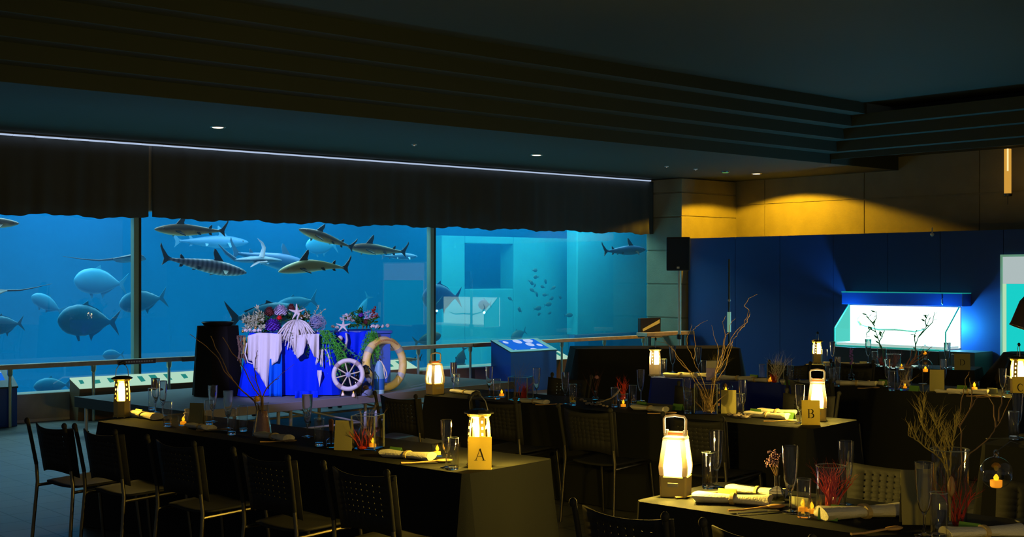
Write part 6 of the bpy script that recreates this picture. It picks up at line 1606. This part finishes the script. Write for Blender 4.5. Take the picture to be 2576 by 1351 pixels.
# ---- navy table G
tumb(1670, 944, 'tumbler right of the lantern on the navy table'); flute(1692, 938, 'flute right of the lantern on the navy table', 1.1)
nap(1712, 950, AT + .2, 'white napkin roll on the navy table left of the purple vase', 1.3); nap(1745, 948, AT + .2, 'second white napkin roll on the navy table', 1.2)
flute(1757, 938, 'flute behind the purple vase on the navy table', 1.05); tumb(1770, 946, 'tumbler beside the purple vase on the navy table', .95)
pv = P_(1790, 957)
o = thing('lantern_card', 'white and purple square lantern card on the navy table', 'card holder', pv, R(-10))
obj('frame', MB().box(-.05, .05, -.02, .02, .0, .12), mat('violet_card', (.45, .35, .8), .6, emit=(.4, .25, .1), es=.05), o, smooth=False, bev=.003); obj('white_top', MB().box(-.05, .05, -.022, .022, .1205, .19), M_['napkin'], o, smooth=False, bev=.003)
flute(1812, 942, 'flute right of the purple card on the navy table'); tumb(1799, 945, 'tumbler right behind the purple card', .95)
tumb(1818, 946, 'tumbler next to the flute right of the purple card', .9)
nap(1855, 957, AT + .15, 'white napkin roll on the navy table right of the purple card', 1.3); nap(1900, 961, AT + .1, 'second white napkin roll right of the purple card', 1.2); green(1897, 955, AT, 'blue-green card on the navy table left of the white coral vase')
tumb(1917, 960, 'tumbler left of the white coral vase'); s4 = P_(1950, 963); square_vase(s4, .15, .19, 'square vase with white and red coral on the navy table', R(-10))
coral((s4[0] + .01, s4[1], s4[2] + .008), 'coralwhite', 'white branching coral on the navy table', 14, .2, 12, 'white_coral', .5)
coral((s4[0] - .02, s4[1] - .04, s4[2] + .008), 'coralred', 'red coral below the white one on the navy table', 10, .07, 13)
o = put('tea', mk_tea, (s4[0] - .055, s4[1] - .04, s4[2] + .009), 'tea light inside the white coral vase', 'candle', G_TE, 0, .8)
flute(1986, 958, 'flute behind the tumbler right of the white coral vase', .85); tumb(1988, 964, 'tumbler right of the white coral vase')
nap(2010, 968, AT + .3, 'white napkin roll left of the lantern of sign B', 1.3); green(1986, 969, AT, 'blue-green card lying right of the white coral vase')
o = thing('spiral_twig', 'low tan shell cluster among the napkins of the navy table', 'shell', P_(1800, 960)); obj('body', MB().ball((0, 0, .02), (.05, .03, .02), 12, 8), M_['pebble'], o); obj('spikes', MB().tube([(0, 0, .03), (.0, 0, .09)], [.02, .004], 8), M_['pebble'], o)
coral((P_(1806, 950)[0], P_(1806, 950)[1], ZT + .05), 'moss', 'gold-brown dried flower tuft above the purple card', 12, .16, 14, 'dried_tuft', .6, .002)

# ---- table C
flute(2107, 966, 'flute at the left end of the table C row', 1.0); tumb(2084, 958, 'tumbler left behind the first flute of table C'); tumb(2105, 972, 'tumbler at the near left corner of table C', 1.05); tumb(2093, 967, 'tumbler at the left end of table C beside the flute', .9)
bottle_vase(2142, 954, .10, 'small bud vase with a violet flower on table C')
o = thing('violet_sprig', 'violet sprig in the bud vase of table C', 'flower', P_(2142, 954)); mb = MB(); rnd = random.Random(41)
for k in range(22): z = .15 + .007 * k; mb.ball((rnd.uniform(-.014, .014), rnd.uniform(-.012, .012), z), .009, 6, 4)
obj('blossom', mb, M_['purple'], o); obj('stem', MB().cyl((0, 0, .01), (0, 0, .2), .003), M_['leaf'], o)
nap(2155, 971, AT + .3, 'white and gold napkin roll on table C left of the flutes', 1.4); nap(2185, 968, AT + .2, 'amber napkin roll behind the white and gold one', 1.1); spoon(2200, 978, AT + 1.0, 'amber spoon at the near edge of table C')
green(2222, 968, AT, 'dark green name card between the napkin and the tumbler of table C')
flute(2232, 974, 'flute behind the tumbler left of the starfish vase', 1.0); tumb(2243, 983, 'tumbler left of the starfish vase on table C', 1.05)
s5 = P_(2275, 981); cyl_vase(s5, .066, .205, 'wide glass cylinder with starfish and tea light on table C')
starfish('upright tan starfish inside the glass cylinder of table C', (s5[0] + .02, s5[1], s5[2] + .07), .065, .2, tilt=R(80), m='pebble')
o = put('tea', mk_tea, (s5[0] - .005, s5[1] - .035, s5[2] + .012), 'tea light glowing in front of the starfish', 'candle', G_TE, 0, .8)
coral((s5[0] + .005, s5[1] + .03, s5[2] + .012), 'moss', 'gold moss tuft above the starfish', 10, .15, 15, 'moss_tuft', .4, .002)
tl = thing('twig_frame', 'small orange twig frame inside the glass cylinder', 'twigs', (s5[0] - .02, s5[1], s5[2] + .012)); obj('sticks', MB().tube([(-.03, 0, .0), (.0, 0, .07), (.035, 0, .0)], .005, 6), M_['spoonwood'], tl); obj('cross', MB().tube([(-.02, -.005, .02), (.02, -.005, .03)], .004, 6), M_['spoonwood'], tl)
green(2300, 984, AT, 'dark green name card right of the starfish cylinder')
# hanging glass globe over table C
gp = P_(2328, 968); 
def globe(loc, r_, lab, hang_from=None):
    o = thing('hanging_globe', lab, 'candle holder', loc)
    obj('globe', MB().ball((0, 0, 0), r_, 28, 18), M_['thin'], o)
    obj('neck', MB().lathe([(0, r_*.97), (r_*.2, r_*.98), (r_*.14, r_*1.1), (r_*.14, r_*1.16), (0, r_*1.17)], 14), M_['glass'], o)
    obj('loop', MB().torus(r_*.14, r_*.045, 18, 8, Matrix.Translation((0, 0, r_*1.28)) @ Matrix.Rotation(PI/2, 4, 'X')), M_['glass'], o)
    obj('wax', MB().lathe([(0, -r_*.93), (r_*.30, -r_*.93), (r_*.36, -r_*.86), (r_*.37, -r_*.48), (0, -r_*.47)], 18), M_['wax'], o)
    obj('flame', MB().lathe([(0, -r_*.5), (r_*.14, -r_*.44), (r_*.17, -r_*.3), (r_*.08, -r_*.14), (0, -r_*.08)], 14), M_['flame'], o)
    return o
Yg = gp[1]; globe(((2328-1288)/F*Yg, Yg, H - (920 - HZ)/F*Yg), .062, 'small hanging glass globe with a tea light over table C')
o = thing('globe_hook', 'thin stand carrying the small globe over table C', 'stand', (gp[0] + .0, gp[1] + .075, ZT)); zt3 = H - (905 - HZ)/F*Yg
obj('rod', MB().tube([(0, 0, .006), (0, 0, zt3 - ZT + .03), (0, -.04, zt3 - ZT + .045), (0, -.075, zt3 - ZT + .02)], .0022, 6), M_['darksteel'], o); obj('foot', MB().lathe([(0, 0), (.04, 0), (.04, .006), (0, .006)], 18), M_['darksteel'], o)
menu(2357, 984, R(-14), 'tall menu card with pale left edge on table C', 1.15)
flute(2374, 978, 'flute behind the tall menu card of table C', 1.05)
nap(2388, 990, AT, 'short gold napkin roll right of the menu card on table C', .9); nap(2435, 992, AT + .3, 'long gold napkin roll before the glass candle of table C', 1.3)
green(2420, 983, AT, 'dark green name card behind the gold napkins of table C'); green(2496, 990, AT, 'pale green name card right of the glass candle on table C', 'palecard')
tea(2451, 984, 'square-looking glass tea light among the gold napkins of table C', 1.25)
spoon(2478, 998, AT + .9, 'pale spoon before the pale green name card'); spoon(2505, 1001, AT + .8, 'second pale spoon nearest the table C corner')
flute(2522, 1000, 'flute left of sign C', .95); tumb(2535, 990, 'tumbler between the flute and lantern C', .9)

# ---- farthest table H
tumb(2075, 916, 'tumbler right of the farthest lantern'); flute(2094, 915, 'flute right of the farthest lantern'); nap(2110, 921, AT + .4, 'gold napkin roll on the farthest table beside the flute', 1.3); nap(2150, 923, AT + .4, 'second gold napkin roll on the farthest table', 1.3)
green(2172, 920, AT, 'pale card standing on the farthest table left of its flute', 'palecard')
flute(2184, 915, 'flute in front of the lit white tank', 1.1); tumb(2200, 922, 'tumbler beside the flute in front of the lit tank')
v1 = P_(2218, 921); cyl_vase(v1, .05, .20, 'slender glass vase with red coral and a green stem before the lit tank')
coral((v1[0], v1[1], v1[2] + .012), 'coralred', 'red coral in the slender vase before the lit tank', 10, .10, 16)
def plant(lab, loc, lines, m, name='water_plant', leaf=.07, seed=0, Y=None):
    o = thing(name, lab, 'plant', loc); mb = MB(); rnd = random.Random(seed); Yl = Y or loc[1]; ml = MB()
    for k, pl in enumerate(lines):
        f = poly_branch(mb, loc, pl, Yl, .006, .003, .003, k + seed)
        for q in range(3, len(f), 2):
            e = f[q] + Vector((rnd.uniform(-leaf, leaf), rnd.uniform(-.01, .01), rnd.uniform(.0, leaf))); c = (f[q] + e) / 2; w_ = Vector((.010, 0, .006))
            u = Vector((0, .0012, 0)); ml.add([f[q] - u, c + w_ - u, e - u, c - w_ - u, f[q] + u, c + w_ + u, e + u, c - w_ + u], [(0,1,2,3), (7,6,5,4), (0,4,5,1), (1,5,6,2), (2,6,7,3), (3,7,4,0)])
    obj('stems', mb, M_[m], o); tag(obj('leaves', ml, M_[m], o, smooth=False), kind='stuff'); return o
M_['seagreen'] = mat('sea_green_plant', (.04, .4, .25), .5, var=.3)
plant('green leafy stem rising before the lit white tank at its left', v1, [[(2222, 912), (2222, 885), (2212, 860), (2203, 835), (2196, 812), (2178, 795)], [(2212, 860), (2220, 845), (2218, 838)], [(2203, 835), (2190, 828), (2180, 838), (2180, 850)], [(2196, 812), (2205, 800), (2204, 782)], [(2200, 820), (2186, 802), (2178, 790)]], 'seagreen', seed=50)
v2 = P_(2300, 923); cyl_vase(v2, .045, .19, 'glass vase holding green twigs before the right half of the lit tank')
plant('green twigs rising before the right half of the lit tank', v2, [[(2302, 900), (2303, 870), (2312, 845), (2330, 822), (2340, 800)], [(2303, 870), (2300, 845), (2306, 830)], [(2312, 845), (2345, 812), (2352, 785)], [(2330, 822), (2328, 805), (2336, 790)]], 'seagreen', seed=60)
o = thing('pink_driftwood', 'pink-brown driftwood sticks leaning right of the slim green vase', 'driftwood', P_(2290, 928)); mb = MB()
for k, pl in enumerate([[(2280, 925), (2300, 905), (2320, 890), (2345, 872)], [(2285, 922), (2310, 905), (2340, 885)], [(2278, 920), (2290, 900), (2294, 880)], [(2300, 905), (2306, 885), (2303, 878)], [(2320, 890), (2322, 878)], [(2282, 926), (2295, 905), (2310, 893)]]): poly_branch(mb, P_(2290, 928), pl, P_(2290, 928)[1], .008, .003, .004, k + 70)
obj('sticks', mb, mat('pink_driftwood', (.5, .26, .18), .7, bump=.3), o); obj('base', MB().ball((-.02, 0, .02), (.05, .03, .02), 10, 6), bpy.data.materials['pink_driftwood'], o)
cyl_vase(P_(2248, 926), .075, .15, 'wide glass vase with mauve dried heather on the farthest table')
coral((P_(2248, 926)[0], P_(2248, 926)[1], ZT + .013), 'mauve', 'mauve dried heather in the wide vase on the farthest table', 18, .15, 17, 'dried_heather', .5, .003)
tea(2268, 930, 'lit glass candle right of the dried heather'); globe((P_(2327, 927)[0], P_(2327, 927)[1], ZT + .20), .05, 'small glass globe high on the farthest table behind the table C globe')
o = thing('globe_stand', 'ring stand under the glass globe of the farthest table', 'stand', (P_(2327, 927)[0], P_(2327, 927)[1], ZT)); obj('ring', MB().torus(.03, .003, 20, 6, Matrix.Translation((0, 0, .15))), M_['darksteel'], o); obj('rod', MB().cyl((.03, 0, 0), (.03, 0, .15), .003), M_['darksteel'], o)
flute(2383, 927, 'dark flute before the grey-teal cabinet', 1.1); tumb(2401, 930, 'tumbler left of sign D')

# ---- table E at the right edge
tumb(2550, 1106, 'tumbler before the flute at the right edge', 1.05); flute(2560, 1103, 'flute at the right edge below sign C', 1.1); fork(2520, 1106, AT + .8, 'fork on the small visible corner of the right edge table')

# ---- front right table F
tumb(1782, 1229, 'tumbler right of the brightest lantern', 1.05); flute(1803, 1228, 'flute right of the brightest lantern', 1.08)
nap(1843, 1268, AT + .38, 'large yellow-lit napkin roll in front of the brightest lantern', 1.35); green(1830, 1256, AT + .3, 'yellow card propped behind the large napkin roll', 'kraft')
nap(1905, 1245, AT + .2, 'napkin roll behind the large one on the front right table', 1.1); spoon(1858, 1238, AT + 1.1, 'wooden spoon behind the large napkin roll', 1.2); spoon(1775, 1249, AT + 1.2, 'wooden spoon tip beside the brightest lantern base')
spoon(1942, 1282, AT + 1.1, 'wooden spoon in front of the bud vase on the front right table', 1.3); fork(1905, 1292, AT + 1.1, 'fork at the near edge of the front right table')
bottle_vase(1955, 1262, .118, 'clear bottle vase with dried purple flowers on the front right table')
o = thing('dried_flowers', 'dried purple-pink flowers in the clear bottle vase of the front right table', 'flowers', P_(1955, 1262)); mb = MB(); mh = MB(); rnd = random.Random(8)
for k in range(10):
    e = Vector((rnd.uniform(-.05, .015), rnd.uniform(-.02, .02), rnd.uniform(.17, .23))); mb.tube([(0, 0, .02), (0, 0, .1), e], [.0015, .0013, .0008], 5)
    for _ in range(10): mh.ball(e + Vector((rnd.uniform(-.012, .012), rnd.uniform(-.012, .012), rnd.uniform(-.02, .014))), .0035, 6, 4)
obj('stems', mb, M_['twig'], o); tag(obj('blossoms', mh, M_['mauve'], o), kind='stuff')
flute(1988, 1290, 'big flute left of the candle tumbler on the front right table', 1.13)
tumb(2022, 1302, 'tumbler with yellow candle light in the front right', .98)
tea(2020, 1292, 'tea light glowing behind the front right tumbler', 1.0); tea(2042, 1296, 'second tea light right behind the front right tumbler', .9)
green(2012, 1278, AT, 'yellow card behind the candle tumblers of the front right table', 'palecard')
s6 = P_(2090, 1293); cyl_vase(s6, .062, .205, 'glass cylinder with tall red coral on the front right table')
o = coral((s6[0] + .005, s6[1], s6[2] + .013), 'coralred', 'tall bright red coral in the front right glass cylinder', 22, .15, 18, 'red_coral', .10, .0055)
flute(2128, 1272, 'flute behind the red coral cylinder', 1.12)
green(2085, 1308, AT + .2, 'green card lying before the red coral cylinder'); green(2115, 1300, AT + .1, 'second green card leaning at the red coral cylinder')
nap(2175, 1303, AT + .95, 'long olive napkin roll on the front right table', 1.6); fork(2205, 1286, AT + .9, 'fork behind the long olive napkin roll'); spoon(2240, 1338, AT + 1.2, 'dark spoon below the dark menu card', 1.2)
menu(2310, 1318, R(-6), 'large dark menu card behind the flute at the lower right', 1.35)
flute(2325, 1350, 'flute before the dark menu card at the lower right', 1.14); tumb(2362, 1358, 'tumbler overlapping the tall twig vase', 1.1)
s7 = P_(2390, 1330); cyl_vase(s7, .063, .32, 'tall glass cylinder holding yellow twigs at the lower right', r1=.075)
yt = thing('yellow_twigs', 'yellow dried twiggy bush in the tall glass cylinder', 'branches', s7); mb = MB(); rnd = random.Random(19); Y7 = s7[1]
def px_of(v): return v
for k, pl in enumerate([[(2390, 1310), (2385, 1200), (2370, 1140), (2340, 1100), (2315, 1060), (2325, 1020)], [(2390, 1300), (2385, 1180), (2378, 1130), (2360, 1080), (2350, 1060)], [(2390, 1300), (2390, 1180), (2395, 1130), (2400, 1095), (2402, 1080)], [(2388, 1300), (2380, 1170), (2350, 1140), (2310, 1110), (2285, 1095)], [(2390, 1300), (2392, 1160), (2388, 1120), (2380, 1090)]]):
    f = poly_branch(mb, s7, pl, Y7, .0035, .0018, .005, k + 80)
    for q in range(7, len(f)):
        for _ in range(3): branch(mb, f[q], (rnd.uniform(-.5, .5), rnd.uniform(-.4, .4), 1), rnd.uniform(.04, .085), .0015, rnd, 1, .25, .5, 4)
tag(obj('twigs', mb, M_['moss'], yt), kind='stuff'); obj('pod', MB().lathe([(0, -.045), (.012, -.02), (.016, .01), (.008, .04), (0, .05)], 12, Matrix.Translation((-.005, -.03, .17))), M_['spoonwood'], yt)
rb = thing('dark_branches', 'long thin dark branches reaching up right from the tall twig vase', 'branches', s7); mb = MB()
for k, pl in enumerate([[(2405, 1310), (2412, 1180), (2440, 1140), (2490, 1100), (2510, 1070), (2525, 1040), (2545, 1000)], [(2400, 1300), (2420, 1170), (2418, 1100), (2412, 1050), (2420, 1000), (2428, 960), (2438, 935)], [(2412, 1075), (2440, 1030), (2460, 1000)], [(2505, 1075), (2500, 1020), (2480, 990)], [(2512, 1060), (2520, 1000), (2525, 985)], [(2440, 1030), (2445, 985), (2440, 950)]]):
    poly_branch(mb, s7, pl, Y7 + .02, .0035, .0012, .004, k + 90)
obj('branches', mb, M_['twig'], rb); obj('bead', MB().ball((.05, 0, .05), .008, 8, 6), M_['coralred'], rb)
coral((s7[0] + .035, s7[1], s7[2] + .013), 'coralred', 'dim red coral low inside the tall twig vase', 14, .15, 22, 'red_coral', .05)
Yg = s7[1] + .15; globe(((2506-1288)/F*Yg, Yg, H - (1189 - HZ)/F*Yg), .066, 'large hanging glass globe with an orange tea light at the lower right')
o = thing('globe_hook', 'thin dark stand carrying the large globe at the lower right', 'stand', ((2506-1288)/F*Yg + .12, Yg, ZT)); zt3 = H - (1140 - HZ)/F*Yg
obj('rod', MB().tube([(0, 0, .006), (0, 0, zt3 - ZT + .03), (-.06, 0, zt3 - ZT + .05), (-.12, 0, zt3 - ZT + .005)], .002, 6), M_['darksteel'], o); obj('foot', MB().lathe([(0, 0), (.04, 0), (.04, .006), (0, .006)], 18), M_['darksteel'], o)
green(2440, 1345, AT, 'dark green card at the bottom right under the perforated chair'); fork(2535, 1332, AT + 1.2, 'shiny fork at the bottom right edge'); nap(2475, 1352, AT + .9, 'napkin roll end at the bottom edge lower right', 1.3)
